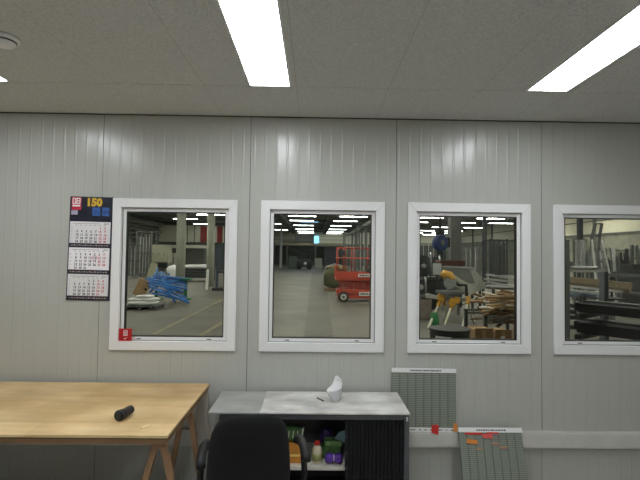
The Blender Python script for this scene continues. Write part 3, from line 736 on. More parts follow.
# mezzanine at the far end
mz = thing('mezzanine', 'steel mezzanine deck with bracing along the far hall wall', 'mezzanine', (-4, HY1-6, 0))
MB().lim(-8, 8.5, 0, 5.5, 2.9, 3.25).build('deck', mat('deck beige', (150,146,122), 0.7), mz)
for x in (-7.8, -3.8, 0.2, 4.2, 8.2): MB().lim(x-0.1, x+0.1, 0, 0.2, 0, 2.9).build('post', M['steelgrey'], mz)
for x in (-7.8, 0.2): 
    MB().beam((x,0.1,0.2),(x+4,0.1,2.8),0.06,0.06).build('brace', M['steelgrey'], mz); MB().beam((x,0.1,2.8),(x+4,0.1,0.2),0.06,0.06).build('brace', M['steelgrey'], mz)
r_ = MB()
for z in (3.7, 4.2): r_.lim(-8, 8.5, 0.02, 0.08, z, z+0.05)
r_.lim(-8,-7.95,0.02,0.08,3.25,4.25)
r_.build('railing', M['steelgrey'], mz)
MB().lim(1.2, 4.0, 1.5, 4.5, 3.26, 4.6).build('site_office', mat('office grey box', (104,106,104), 0.8), mz)
# grey columns
def round_column(x, y, r_, lab):
    t = thing('round_column', lab, 'column', (x, y, 0)); pm_ = mat('pale column paint', (176,180,166), 0.6, noise=0.06, nscale=2)
    MB().lathe([(r_,0.025),(r_,HZ-0.24)], seg=32).build('shaft', pm_, t)
    MB().lathe([(r_+0.08,0),(r_+0.08,0.024)], seg=32).build('base_plate', M['steelgrey'], t)
def column(x, y, w_, lab, mt_=None, cap=True):
    t = thing('steel_column', lab, 'column', (x, y, 0))
    MB().lim(-w_/2, w_/2, -w_/2, w_/2, 0.025, HZ-0.43 if cap else HZ-0.25).build('shaft', mt_ or M['concol'], t, bevel=0.02)
    MB().lim(-w_/2-0.08, w_/2+0.08, -w_/2-0.08, w_/2+0.08, 0, 0.024).build('base_plate', M['steelgrey'], t)
p = A(180, 290, 18.3); round_column(p.x, 18.3, 0.19, 'thick grey column behind the blue pipes')
p = A(210, 280, 23.2); round_column(p.x, 23.2, 0.20, 'grey column right of the blue pipes, white tube leaning on it')
p = A(454.5, 250, 16.0); column(p.x, 16.0, 0.40, 'wide dark grey column behind the grey hopper', mat('dark grey column paint', (92,94,92), 0.7, noise=0.08))  # plain dark grey column colour
p = A(484.5, 250, 30); column(p.x, 30, 0.24, 'thin dark column seen between the hopper and the profile rack', M['darksteel'])
p = A(580, 250, 20); column(p.x, 20, 0.20, 'thin dark post at the left of the rightmost window', mat('navy post', (40,44,54), 0.6))
for i, y in enumerate((38, 43, 48, 53, 58)):
    t = column(5.05, y, 0.28, 'steel column %s in the row behind the red lift' % ('nearest','second','third','fourth','farthest')[i], M['steelgrey'])
p = A(281, 250, 52); column(p.x, 52, 0.28, 'pale post at the left side of the second window', mat('pale column', (180,182,178), 0.7))

# ---- left wall services
for i, (x, z, r_, nm, lab) in enumerate([(-17.3,4.75,0.16,'duct','round metal duct running highest along the left hall wall'), (-17.4,4.25,0.09,'pipe','thin pipe below the duct on the left hall wall'), (-17.45,3.55,0.10,'pipe','lowest long pipe on the left hall wall'), (-17.0,4.86,0.08,'pipe','pipe hugging the roof edge above the round duct'), (-17.2,3.95,0.10,'pipe','pale pipe between the thin pipe and the lowest one')]):
    tag(local_off(MB().tube((x, 12, z), (x, 49.8, z), r_, 12).build(nm, mat('pale pipe', (206,206,196), 0.5))), lab, nm)
ct = thing('cable_tray', 'flat cable tray on brackets high on the left hall wall', 'cable tray', (-16.9, 12, 4.5))
MB().lim(-0.35, 0.35, 0, 37.5, 0, 0.06).build('tray', mat('pale pipe', (206,206,196), 0.5), ct)
for y in range(1, 37, 5): MB().lim(-0.8, 0.35, y, y+0.08, -0.06, -0.001).build('bracket', M['steelgrey'], ct)
# partition with red strips
pt = thing('partition_wall', 'cream partition with red strip curtains at the back left of the hall', 'partition', (-18, 50, 0))
MB().lim(0.4, 8.6, 0, 0.15, 2.9, HZ-0.45).build('upper_panel', cream, pt)
MB().lim(0.4, 8.6, 0, 0.15, 0, 2.88).build('lower_panel', mat('dark partition', (86,88,84), 0.8, noise=0.15), pt)
for x0_, x1_ in ((5.1, 5.9), (7.0, 7.6)): MB().lim(x0_, x1_, -0.05, -0.001, 2.9, 4.7).build('red_strip', mat('dull red strip', (150,52,52), 0.7), pt)
for x0_ in (3.6, 4.4, 6.2, 6.6, 8.0): MB().lim(x0_, x0_+0.08, -0.04, -0.001, 2.9, 4.7).build('mullion', M['steelgrey'], pt)

# ---- seen through window one
def rack_bars(name, lab, cat, xp0, xp1, ybase, h, n, mt_, depth=0.9, group=None, shelves=3, tilt=0.0, Y=None, barw=0.035, alt=2):
    a = Fz(xp0, ybase); Yd = Y or a.y
    xa = A(xp0, ybase, Yd).x; xb = A(xp1, ybase, Yd).x; w_ = xb-xa
    t = thing(name, lab, cat, ((xa+xb)/2, Yd+depth/2, 0), 0, group)
    for sx in (-1, 1):
        for sy in (-1, 1): MB().beam((sx*w_/2, sy*depth/2, 0), (sx*w_/2*(1-tilt), sy*depth/2*(1-tilt), h), 0.06, 0.06).build('upright', mt_, t)
    for k in range(shelves):
        z = 0.15 + (h-0.25)*k/max(1,shelves-1); s_ = 1-tilt*z/h
        MB().ring(-w_/2*s_, w_/2*s_, 0, 0.06, 0.02, -depth/2*s_, depth/2*s_).build('shelf_frame', mt_, t).location = (0,0,z)
    for k in range(n):
        x = -w_*0.45 + w_*0.9*(k+0.5)/n
        MB().beam((x, -depth/2*0.9, 0.22), (x*(1-tilt), -depth/2*0.75, h*random.uniform(0.85,1.0)), barw, barw).build('bar', M['alu'] if k % alt else mt_, t)
    return t
rack_bars('storage_rack', 'tall grey glazing rack by the left hall wall', 'rack', 136, 151, 276.5, 3.2, 9, M['steelgrey'], 0.9)
rack_bars('storage_rack', 'low dark rack at the left edge of the first window', 'rack', 127, 135, 278, 2.2, 4, M['steelgrey'], 0.9)
tk = A(152, 246, 33); tk2 = A(207, 246.5, 33)
orl = thing('overhead_rail', 'pale overhead rail on posts behind the grey column', 'overhead rail', (tk.x, 33, 0))
MB().lim(0, tk2.x-tk.x, -0.08, 0.08, tk.z-0.12, tk.z+0.1).build('rail_beam', mat('pale rail', (176,176,164), 0.6), orl)
for x in (0.1, tk2.x-tk.x-0.1): MB().lim(x-0.06, x+0.06, -0.06, 0.06, 0, tk.z-0.121).build('post', M['steelgrey'], orl)
def cabinet_on_legs(xp0, xp1, yt, yb2, Y, lab, col, name='machine_cabinet', doors=2, d=0.8, cat='cabinet'):
    a = A(xp0, yt, Y); b = A(xp1, yb2, Y); w_ = b.x-a.x; z0 = max(0.0, b.z)
    t = thing(name, lab, cat, ((a.x+b.x)/2, Y+d/2, 0))
    mt_ = mat('cab %d %d %d' % col, col, 0.6, noise=0.08, nscale=2)
    MB().lim(-w_/2, w_/2, -d/2, d/2, z0+0.001, a.z).build('body', mt_, t, bevel=0.01)
    for k in range(doors):
        x0_ = -w_/2 + w_*k/doors + 0.03
        dd = MB().lim(x0_, x0_+w_/doors-0.06, -d/2-0.02, -d/2-0.001, z0+0.05, a.z-0.06).build('door', mt_, t, bevel=0.004)
        MB().lim(x0_+0.06, x0_+0.09, -d/2-0.05, -d/2-0.021, (z0+a.z)/2-0.08, (z0+a.z)/2+0.08).build('handle', M['dark'], dd)
    if z0 > 0.05:
        for sx in (-1, 1):
            for sy in (-1, 1): MB().lim(sx*(w_/2-0.06)-0.03, sx*(w_/2-0.06)+0.03, sy*(d/2-0.06)-0.03, sy*(d/2-0.06)+0.03, 0, z0).build('leg', M['steelgrey'], t)
    return t
cabinet_on_legs(152, 168, 245.5, 262.5, 30, 'pale raised metal cabinet between the glazing rack and the thick column', (158,158,138), doors=3)
a = A(148, 262, 24); b = A(156, 280, 24)
tag(local_off(MB().prism([(a.x+0.1,24.2,a.z),(b.x,24.2,a.z-0.1),(b.x-0.05,23.9,0.01),(a.x-0.15,23.9,0.01)], (0,0.04,0)).build('board', mat('beige board', (150,150,126), 0.8))), 'pale upright board leaning behind the cardboard box', 'board')
# blue pipes on a green trestle
gt = Fz(181, 300); 
gtr = thing('green_trestle', 'green steel trestle under the blue pipes', 'trestle', (gt.x-0.42, gt.y+0.25, 0), 0.1)
for sx in (-0.55, 0.5):
    MB().lim(sx-0.2, sx+0.2, -0.25, 0.25, 0, 0.05).build('foot_plate', M['green'], gtr); MB().lim(sx-0.05, sx+0.05, -0.05, 0.05, 0.051, 0.72).build('post', M['green'], gtr)
    MB().lim(sx-0.18, sx+0.18, -0.3, 0.3, 0.721, 0.78).build('saddle', M['green'], gtr)
MB().lim(-0.5, 0.45, -0.03, 0.03, 0.6, 0.7).build('crossbar', M['green'], gtr)
def pipe_pts(x0_, y0_, Y0, x1_, y1_, Y1): return A(x0_, y0_, Y0), A(x1_, y1_, Y1)
PP = [((149,279,15.6),(187,286,16.0)),((150,281,15.3),(186,289,15.6)),((151,277,16.0),(186,283.5,16.3)),((152,284,15.2),(184,292,15.3)),((147,283,15.6),(178,281,15.9)),
      ((153,275,16.0),(185,281,16.3)),((158,272.5,16.6),(176,295,15.4)),((158,268,16.4),(149,288,15.3)),((169,274,16.5),(150,292,15.2)),((160,285,15.2),(188,301,15.2)),
      ((155,290,15.0),(184,300,15.0)),((152,293,15.0),(180,299,14.9)),((162,279,15.0),(175,302,14.8)),((150,287,15.3),(186,297,15.3)),((154,282,15.5),(180,290,15.2)),
      ((161,272,16.6),(152,290,15.4)),((153,287,15.2),(172,296,14.9)),((149,277,16.0),(170,285,15.6))]
PP += [((157,271,16.4),(163,283,16.0)),((163,272.5,16.3),(166,284,15.8)),((146,279,15.7),(160,284,15.7)),((168,277,15.9),(188,279,16.4)),((170,286,15.3),(187,288.5,15.6)),((160,291,14.9),(189,303,14.8))]
for a, b in PP:
    p, q = A(*a), A(*b); p.z = max(p.z, 0.05); q.z = max(q.z, 0.05)
    o = MB().tube((0,0,0), q-p, 0.033, 8).build('blue_pipe', M['blue']); o.location = p
    tag(o, 'blue plastic pipe in the jumbled bundle seen through the first window', 'pipe', 'blue pipes in the jumbled bundle')
p = Fz(146, 297)
cb = thing('cardboard_box', 'tilted open cardboard box beside the blue pipes', 'box', (p.x+0.14, p.y-0.8, 0), 0.35)
MB().box((0,0,0.42), (0.42,0.4,0.62), (0,0.42,0)).build('box_body', M['card'], cb, bevel=0.005)
MB().box((0.14,-0.203,0.37), (0.10,0.004,0.07), (0,0.42,0)).build('hand_hole', M['dark'], cb)
MB().box((-0.02,-0.05,0.08), (0.42,0.42,0.1)).build('packing', M['oldwood'], cb)
# wrapped packages on pallet
p = Fz(139.5, 310)
pal = thing('pallet', 'low wooden pallet under the white wrapped packages', 'pallet', (p.x, p.y+0.35, 0))
for k in range(5): MB().lim(-0.5, 0.5, -0.38+k*0.17, -0.26+k*0.17, 0.10, 0.12).build('slat', M['steelgrey'], pal)
for k in (-0.42, 0, 0.42): MB().lim(k-0.05, k+0.05, -0.38, 0.42, 0, 0.099).build('runner', M['darksteel'], pal)
wrap = mat('white plastic wrap', (232,234,236), 0.3, bump=0.6, bscale=14)
for i, (dx, dy, z, sx, sy, sz, lab) in enumerate([(-0.02,0.0,0.185,0.46,0.33,0.065,'bottom white wrapped package on the pallet'), (0.16,0.05,0.29,0.32,0.28,0.05,'upper right white wrapped package on the pallet'), (-0.2,0.0,0.285,0.24,0.26,0.045,'upper left white wrapped package on the pallet'), (0.0,0.05,0.37,0.28,0.22,0.04,'topmost white wrapped package of the stack')]):
    o = MB().blob((0,0,0), (sx,sy,sz), 0.10, 20, 10, seed=i+20).build('wrapped_package', wrap); o.location = (p.x+dx, p.y+0.35+dy, z); tag(o, lab, 'package', 'wrapped packages on the pallet')
# dark flatbed trolley with wrapped sheets
p = Fz(196, 281.5)
ft = thing('flatbed_trolley', 'dark flatbed trolley between the two grey columns', 'trolley', (p.x, p.y+0.5, 0))
MB().lim(-0.85,0.85,-0.5,0.5,0.22,0.34).build('deck', M['dark'], ft)
for z in (0.36, 0.50, 0.64): MB().lim(-0.8,0.8,-0.45,0.45,z,z+0.1).build('frame_layer', M['darksteel'], ft)
for sx in (-0.7,0.7):
    for sy in (-0.4,0.4): MB().tube((sx-0.03,sy,0.11),(sx+0.03,sy,0.11),0.11,14).build('wheel', M['rubber'], ft)
for sx in (-0.83, 0.83): MB().lim(sx-0.02,sx+0.02,-0.5,-0.45,0.341,0.73).build('stake', M['steelgrey'], ft)
o = MB().blob((0,0,0), (0.9,0.5,0.13), 0.15, 22, 10, seed=5).build('plastic_cover', wrap); o.location = (p.x-0.05, p.y+0.5, 0.87); tag(o, 'crumpled white plastic cover lying on the dark trolley', 'plastic cover')
p = Fz(176, 279); o = MB().blob((0,0,0), (0.55,0.4,0.42), 0.2, 22, 12, seed=8).build('wrapped_bundle', wrap); o.location = (p.x-0.3, p.y+0.9, 0.42); tag(o, 'white wrapped bundle left of the thick grey column', 'bundle')
cabinet_on_legs(168.5, 174, 253, 266, 34.5, 'pale narrow cabinet just left of the thick column', (170,170,158), doors=1, d=0.5)
a = Fz(206.5, 290.5); b = A(208, 269.5, a.y+0.25)
lt = mat('tube reflection white', (254,254,250), 0.25)
tag(local_off(MB().beam(V((a.x,a.y,0.02)), b, 0.12, 0.05).build('white_tube', lt)), 'white strip with painted bright reflection leaning against the right grey column', 'strip')  # its bright white imitates light reflected off the strip
# blue grey machine at the right of window one
p = Fz(220, 291)
mc = thing('workshop_machine', 'blue grey machine frame at the right edge of the first window', 'machine', (p.x+0.35, p.y+0.5, 0))
MB().lim(-0.75,0.75,-0.4,0.4,0,0.12).build('base', M['darksteel'], mc)
for sx in (-0.55,0.0,0.6): MB().lim(sx-0.06,sx+0.06,-0.3,-0.2,0.121,2.0).build('post', mat('blue grey steel', (70,84,98), 0.5), mc)
for z in (0.8,1.4,1.95): MB().lim(-0.6,0.65,-0.195,0.1,z,z+0.08).build('crossbar', mat('blue grey steel', (70,84,98), 0.5), mc)
MB().lim(-0.2,0.5,-0.15,0.3,0.9,1.38).build('motor_housing', mat('blue steel', (52,88,128), 0.5), mc)
cabinet_on_legs(214, 225, 249, 268, 28, 'dark grey machine enclosure behind the blue grey machine', (72,80,86), doors=3)
cabinet_on_legs(187, 204, 252, 268, 34, 'dim metal cupboard behind the dark trolley', (84,86,80), doors=3)

# ---- seen through window two
cabinet_on_legs(325, 341, 248.5, 272, 27, 'tall dark blue enclosure behind the olive tarpaulin', (38,42,56), doors=2, d=1.5)
cabinet_on_legs(315, 322, 258.5, 268, 50, 'pale grey cupboard in the distance left of the dark enclosure', (166,164,150), doors=1)
cabinet_on_legs(289, 297, 256, 269, 50, 'dull green machine below the mezzanine', (84,92,84), doors=2)
p = Fz(305, 269)
fk = thing('forklift', 'small dark vehicle with round lamp parked far away under the mezzanine', 'vehicle', (p.x, p.y-1, 0))
MB().lim(-0.9,0.7,-0.6,0.6,0.25,1.0).build('chassis', M['dark'], fk, bevel=0.1)
MB().ring(-0.6,0.5,1.0,2.0,0.08,-0.5,0.5).build('cab_frame', M['dark'], fk)
for sx in (-0.6,0.5): MB().tube((sx,-0.65,0.3),(sx,-0.45,0.3),0.3,18).build('wheel', M['rubber'], fk)
MB().lathe([(0.16,-0.03),(0.16,0)], (0.05,-0.61,0.7),'Y',16).build('lamp', M['white'], fk)
p = Fz(334, 291)
tp = thing('covered_pallet', 'rounded goods under an olive green tarpaulin behind the red lift', 'covered pallet', (p.x+0.1, p.y+0.5, 0))
MB().blob((0,0,0.62), (0.62,0.55,0.50), 0.12, 26, 14, seed=2).build('tarpaulin', mat('olive tarpaulin', (86,90,60), 0.7, noise=0.25, nscale=4), tp)
MB().blob((0.08,0,1.05), (0.54,0.46,0.14), 0.2, 22, 10, seed=4).build('brown_cover', mat('brown cover', (134,112,82), 0.8, noise=0.2, nscale=5), tp)
MB().lim(-0.55,0.55,-0.5,0.5,0,0.11).build('pallet_base', M['oldwood'], tp)
tr = MB(); tr.path([(-0.6,-0.5,0.06),(-0.62,-0.5,0.7),(-0.5,-0.5,1.15),(-0.1,-0.45,1.28),(0.3,-0.4,1.2)], 0.022, 8); tr.build('bent_rail', M['alu'], tp)
# scissor lift
p = Fz(343.5, 302.2); Ls = 2.45; Wd = 1.15
sl = thing('scissor_lift', 'red scissor lift with white wheels and guard rails', 'scissor lift', (p.x-0.245, p.y, 0))
R_ = M['red']
MB().lim(0.05, Ls, 0.12, Wd-0.12, 0.12, 0.30).lim(0.0, Ls+0.05, 0.10, Wd-0.1, 0.30, 0.45).build('chassis', R_, sl, bevel=0.015)
for wx in (0.245, Ls-0.245):
    for (ya, yb2, s_) in ((-0.01,0.12,-1),(Wd-0.12,Wd+0.01,1)):
        wh = MB().lathe([(0.10,ya),(0.165,ya),(0.19,ya+0.02),(0.19,yb2-0.02),(0.165,yb2),(0.10,yb2)], (wx,0,0.19),'Y',28).build('wheel', M['rubber'], sl)
        yy = ya-0.008 if s_ < 0 else yb2
        rm = MB().lathe([(0.115,yy),(0.115,yy+0.008)], (wx,0,0.19),'Y',24).build('rim', mat('rim white', (206,202,196), 0.5), wh)
        MB().lathe([(0.04,yy-0.02),(0.045,yy+0.02)], (wx,0,0.19),'Y',16).build('hub_cap', M['darksteel'], wh)
for k in range(3):
    z0 = 0.475+k*0.085
    for yy in (0.14, Wd-0.2):
        s1 = MB().beam((0.12, yy, z0), (Ls-0.12, yy, z0+0.075), 0.04, 0.05).build('scissor_arm', R_, sl); s2 = MB().beam((0.12, yy+0.05, z0+0.075), (Ls-0.12, yy+0.05, z0), 0.04, 0.05).build('scissor_arm', R_, sl)
        for i in range(6): MB().lathe([(0.018,-0.01),(0.018,0.0)], (0.25+i*0.38, yy-0.021, z0+0.005+0.012*i), 'Y', 10).build('pin', mat('pin pale', (200,186,176), 0.5), s1)
MB().lim(-0.05, Ls+0.05, 0.03, Wd-0.03, 0.78, 0.84).lim(-0.05, Ls+0.05, 0.02, 0.05, 0.84, 1.08).lim(-0.05, Ls+0.05, Wd-0.05, Wd-0.02, 0.84, 1.08).lim(-0.05,-0.02,0.05,Wd-0.05,1.10,1.34).build('platform', R_, sl, bevel=0.006)
MB().lim(-0.04, Ls+0.04, 0.06, Wd-0.06, 0.841, 0.86).build('platform_mat', M['darksteel'], sl)
for yy in (0.05, Wd-0.05):
    g_ = MB()
    for z in (1.60, 1.98): g_.path([(0.02,yy,z),(Ls-0.02,yy,z)], 0.017, 8)
    g_.build('guard_rail', R_, sl)
    for x in (0.04, 0.30, 0.62, 1.25, 1.9, Ls-0.04): MB().tube((x,yy,1.081),(x,yy,2.0),0.018,8).build('rail_post', R_, sl)
g_ = MB()
for z in (1.60,1.98): g_.path([(0.02,0.05,z),(0.02,Wd-0.05,z)],0.022,8)
g_.build('end_rail', R_, sl)
MB().box((0.16,-0.02,1.80),(0.26,0.14,0.2),(0,0,0)).build('control_box', M['darksteel'], sl, bevel=0.02)
for (x, z, w_, h_) in ((1.0,0.98,0.46,0.11),(1.05,0.30,0.46,0.14)):
    pz = MB().lim(x-w_/2, x+w_/2, 0.010 if z > 0.5 else 0.09, 0.019 if z > 0.5 else 0.099, z-h_/2, z+h_/2).build('name_plate', M['white'], sl)
    b = MB(); rr_ = random.Random(5); xx = x-w_/2+0.05; yy = 0.008 if z > 0.5 else 0.088
    while xx < x+w_/2-0.06: l_ = rr_.uniform(0.03,0.06); b.lim(xx,xx+l_,yy,yy+0.002,z-0.025,z+rr_.uniform(0.01,0.03)); xx += l_+0.012
    b.build('plate_lettering', M['dark'], pz)
MB().blob((1.55,0.55,1.08),(0.36,0.3,0.2),0.2,20,10,seed=9).build('tool_bag', M['darksteel'], sl)
# racks with profiles right of the lift
for (xa, xb, yb2, h, lab) in ((344,356,274,3.6,'tall profile rack directly behind the red lift'), (357,371,278,3.9,'tall profile rack at the right edge of the second window')):
    rack_bars('profile_rack', lab, 'rack', xa, xb, yb2, h, 7, M['steelgrey'], 1.0, 'profile racks behind the lift')
# ---- seen through window three
# hose reel
p = A(440, 243, 12.5)
hr = thing('hose_reel', 'blue round hose reel hanging left of the wide dark column', 'hose reel', (p.x, 12.5, p.z), 0.5)
MB().lathe([(0.20,-0.10),(0.22,-0.09),(0.22,0.09),(0.20,0.10)], seg=28, axis='Y').build('drum', mat('reel blue', (34,60,112), 0.45), hr)
MB().lathe([(0.07,-0.13),(0.08,-0.101)], seg=18, axis='Y').build('hub', M['steelgrey'], hr)
MB().lim(-0.04,0.04,-0.13,0.13,0.23,0.29).lim(0.18,0.34,-0.06,0.06,-0.12,0.16).build('bracket', M['dark'], hr)
MB().lim(-0.03,0.03,-0.03,0.03,0.291,HZ-0.25-p.z).build('hanger', M['dark'], hr)
# mitre saw on yellow stand
p = Fz(436, 325); YB_ = p.y-0.1
def L3(xp, yp, Y): return A(xp, yp, Y)
ss = thing('mitre_saw_station', 'yellow and grey mitre saw on folding stand with yellow brackets', 'saw station', (0,0,0))
q = L3(440, 297, YB_); q2 = L3(462, 300, YB_)
MB().beam(q-V((0.35,0,-0.02)), q2+V((0.35,0,-0.02)), 0.12, 0.09).build('stand_beam', M['alu'], ss)
for (xa, ya, xb, yb2, Y) in ((441,299,428.3,327,YB_-0.45),(453,302,443.5,325.5,YB_-0.5),(444,299,447,318,YB_+0.5),(469,296,462.2,328,YB_-0.6),(466,297,474,322,YB_+0.5)):
    a = L3(xa, ya, YB_); b = L3(xb, yb2, Y); b.z = 0.01
    MB().beam(a, b, 0.042, 0.04).build('leg', mat('pale leg', (226,222,204), 0.5), ss)
    MB().beam(a+(b-a)*0.02, a+(b-a)*0.25, 0.08, 0.075).build('leg_bracket', M['yellow'], ss)
yb3 = M['yellow']
for (xp, yp) in ((441,297.5),(452.5,302),(456,300)):
    c = L3(xp, yp, YB_-0.08); MB().box(c, (0.17,0.1,0.16), (0,0.3,0.2)).build('bracket', yb3, ss, bevel=0.015)
c = L3(450, 292, YB_)
MB().box(c, (0.62,0.4,0.07)).build('saw_table', M['steelgrey'], ss, bevel=0.01)
c = L3(449, 278, YB_)
MB().path([L3(442.5,277,YB_-0.1), L3(445,273.5,YB_-0.1), L3(449,274.5,YB_-0.1), L3(453.5,282,YB_-0.1)], 0.095, 14).build('saw_head', yb3, ss)
MB().tube(L3(450,283,YB_-0.18), L3(450,283,YB_-0.02), 0.15, 24).build('blade_guard', M['steel'], ss)
MB().path([L3(452,280,YB_), L3(459,285,YB_), L3(466,285,YB_), L3(467,297,YB_+0.1)], 0.04, 10).build('dust_hose', M['black'], ss)
MB().tube(L3(441.5,276,YB_-0.1), L3(440,281,YB_-0.2), 0.025, 8).build('handle', M['dark'], ss)
# hopper (tilted grey sheet metal tub) on frame
hp = thing('metal_hopper', 'large tilted grey sheet metal hopper on a stand behind the saw', 'hopper', (0,0,0))
Yh = 12.5
pts = [L3(446,267,Yh), L3(474,268.5,Yh+0.2), L3(488,287,Yh), L3(470,295,Yh-0.2), L3(456,287,Yh-0.1)]
hm = mat('hopper grey', (158,160,152), 0.45, metal=0.2, noise=0.08)
MB().prism(pts, (0,1.0,0)).build('tub', hm, hp, bevel=0.01)
MB().prism([L3(447.5,268.5,Yh-0.03), L3(470,270,Yh-0.03), L3(475,283,Yh-0.05), L3(457,284,Yh-0.06)], (0,0.03,0)).build('front_panel', mat('hopper dark', (124,127,122), 0.5, noise=0.1), hp)
MB().beam(L3(445,266.5,Yh-0.05), L3(475,268,Yh+0.15), 0.05, 0.04).build('rim', M['alu'], hp)
for (xp, yp, xe) in ((460,290,458),(483,289,485),(472,294,473)):
    a = L3(xp, yp, Yh+0.5); b = V((L3(xe,320,Yh+0.5).x, a.y, 0.0)); MB().beam(a, b, 0.06, 0.06).build('leg', M['steelgrey'], hp)
# sign board and dark machinery at left
p = A(437, 269, 13); 
sg = thing('notice_board', 'small white framed sheet standing above the dark machinery', 'notice', (p.x, 13, 0))
MB().lim(-0.13,0.13,-0.01,0.01,p.z-0.17,p.z+0.17).build('sheet', mat('pale sheet', (200,204,206), 0.6), sg)
MB().ring(-0.15,0.15,p.z-0.19,p.z+0.19,0.02,-0.02,-0.011).build('sheet_frame', M['dark'], sg)
MB().lim(-0.02,0.02,0.011,0.04,0,p.z+0.1).build('stand', M['dark'], sg)
rr_ = random.Random(12)
def clutter_machine(xp, yb2, Y, w_, h_, lab, col):
    p = A(xp, yb2, Y); t = thing('workshop_machine', lab, 'machine', (p.x, Y, 0)); m1 = mat('mach %d %d %d' % col, col, 0.55, noise=0.2)
    MB().lim(-w_/2,w_/2,-0.3,0.3,0.0,h_*0.55).build('base_cabinet', m1, t, bevel=0.02)
    MB().lim(-w_/2-0.08,w_/2+0.08,-0.36,0.36,h_*0.551,h_*0.6).build('bench_plate', M['steelgrey'], t)
    MB().lim(-w_*0.3,w_*0.1,-0.2,0.25,h_*0.601,h_).build('head', M['darksteel'], t, bevel=0.03)
    MB().tube((w_*0.25,-0.1,h_*0.601),(w_*0.25,-0.1,h_*1.05),0.035,10).build('spindle_column', M['steel'], t)
    MB().tube((-w_*0.1,-0.32,h_*0.8),(-w_*0.1,-0.205,h_*0.8),0.07,14).build('hand_wheel', M['alu'], t)
clutter_machine(424, 300, 14.5, 0.75, 1.75, 'dark machine at the left edge of the third window', (58,62,66))
clutter_machine(433, 290, 17, 0.9, 1.7, 'dark machine behind the white framed sheet', (48,52,60))
clutter_machine(420, 310, 12.3, 0.5, 1.1, 'low pale machine at the left edge by the grey floor', (120,110,104))
# brown shelf
p = A(450, 262.5, 15); bs = thing('brown_bench', 'reddish brown bench top behind the hopper', 'bench', (p.x, 15, 0))
MB().lim(-0.42,0.42,-0.3,0.3,p.z-0.09,p.z+0.07).build('bench_top', mat('red brown', (96,56,44), 0.7), bs)
for sx in (-0.38,0.38): MB().lim(sx-0.03,sx+0.03,-0.03,0.03,0,p.z-0.091).build('leg', M['darksteel'], bs)
# green bin, and barrel with label
p = Fz(435.5, 328); gb_ = thing('green_bucket', 'green bucket on the floor under the saw stand', 'bucket', (p.x, p.y+0.1, 0))
MB().lathe([(0.13,0),(0.12,0.1),(0.09,0.32),(0.06,0.36)], seg=22).build('bucket_body', M['green'], gb_)
MB().lathe([(0.145,0.0005),(0.145,0.03)], seg=22).build('rim', M['green'], gb_)
p = A(449.5, 326, 6.2)
bn = thing('black_barrel', 'black open barrel with white label close below the third window', 'barrel', (p.x, 6.2, 0))
zt_ = p.z-0.03
MB().lathe([(0.24,0),(0.25,0.03),(0.272,zt_-0.06),(0.272,zt_-0.001),(0.262,zt_-0.0005),(0.255,zt_-0.05),(0.24,0.1),(0.02,0.09)], seg=40).build('barrel_body', M['black'], bn)
MB().lathe([(0.274,zt_-0.03),(0.284,zt_-0.02),(0.284,zt_),(0.274,zt_+0.006)], seg=40).build('rim', M['black'], bn)
def lab_fn(u, v):
    a_ = math.radians(-150+48*u); r_ = 0.274; return (r_*math.cos(a_), r_*math.sin(a_), zt_-0.19+0.11*v)
lb = MB().grid(lab_fn, 10, 1).build('barrel_label', M['paper'], bn)
def txt(u, v): 
    a_ = math.radians(-143+32*u); r_ = 0.2755; return (r_*math.cos(a_), r_*math.sin(a_), zt_-0.155+0.02*v)
MB().grid(txt, 8, 1).build('label_lettering', mat('print grey dark', (90,90,92), 0.7), lb)
# timber and profile offcuts pile on a frame
fr_ = thing('offcut_rack', 'steel frame holding the heap of timber offcuts', 'rack', (0,0,0))
Yp = 9.3
xa, xb = A(477,300,Yp).x, A(524,300,Yp).x
zt2 = A(500,297,Yp).z
for x in (xa+0.05, A(484,300,Yp-0.3).x, xb):
    for y in (Yp-0.35, Yp+0.8): MB().lim(x-0.03,x+0.03,y-0.03,y+0.03,0,zt2-0.35).build('post', M['steelgrey'], fr_)
for y in (Yp-0.35, Yp+0.8):
    for z in (0.42, zt2-0.40): MB().lim(xa, xb+0.05, y-0.028, y+0.028, z, z+0.05).build('rail', M['steelgrey'], fr_)
cols = [mat('offcut %d' % i, c, 0.75, noise=0.15, nscale=6) for i, c in enumerate([(156,126,90),(124,98,70),(178,150,112),(112,92,72),(220,214,200),(140,116,86),(94,80,66)])]
pm = []
for i, c in enumerate(cols):
    o = MB().box((0,0,0), (1.0, 0.07 if i != 4 else 0.05, 0.03)).build('timber_offcut', c, bevel=0.002); pm.append(o)
n_off = 0
for layer in range(13):
    for k in range(15):
        z = 0.36 + layer*(zt2-0.36+0.03)/12*1.0
        i = rr_.choice((0,1,2,3,3,5,6,6,0,1,2,4)) if layer < 9 else rr_.choice((0,1,2,4,4,5))
        L_ = rr_.uniform(0.3,0.85)
        x = rr_.uniform(xa+0.35, xb+0.35); y = Yp - 0.4 + k*0.08 + rr_.uniform(-0.04,0.04)
        if layer < 6 or layer > 10: x = rr_.uniform(xa+0.45, xb+0.4)
        loc = (x, y, z + rr_.uniform(-0.03,0.03)); rot = (rr_.uniform(-0.6,0.6), rr_.uniform(-0.32,0.32), rr_.uniform(-1.0,1.0))
        o = pm[i].copy(); COL.objects.link(o); o.location = loc; o.rotation_euler = rot; o.scale = (L_,1,1)
        tag(o, 'short timber offcut in the heap seen through the third window', 'offcut', 'timber offcuts in the heap'); n_off += 1
for o in pm: bpy.data.objects.remove(o)
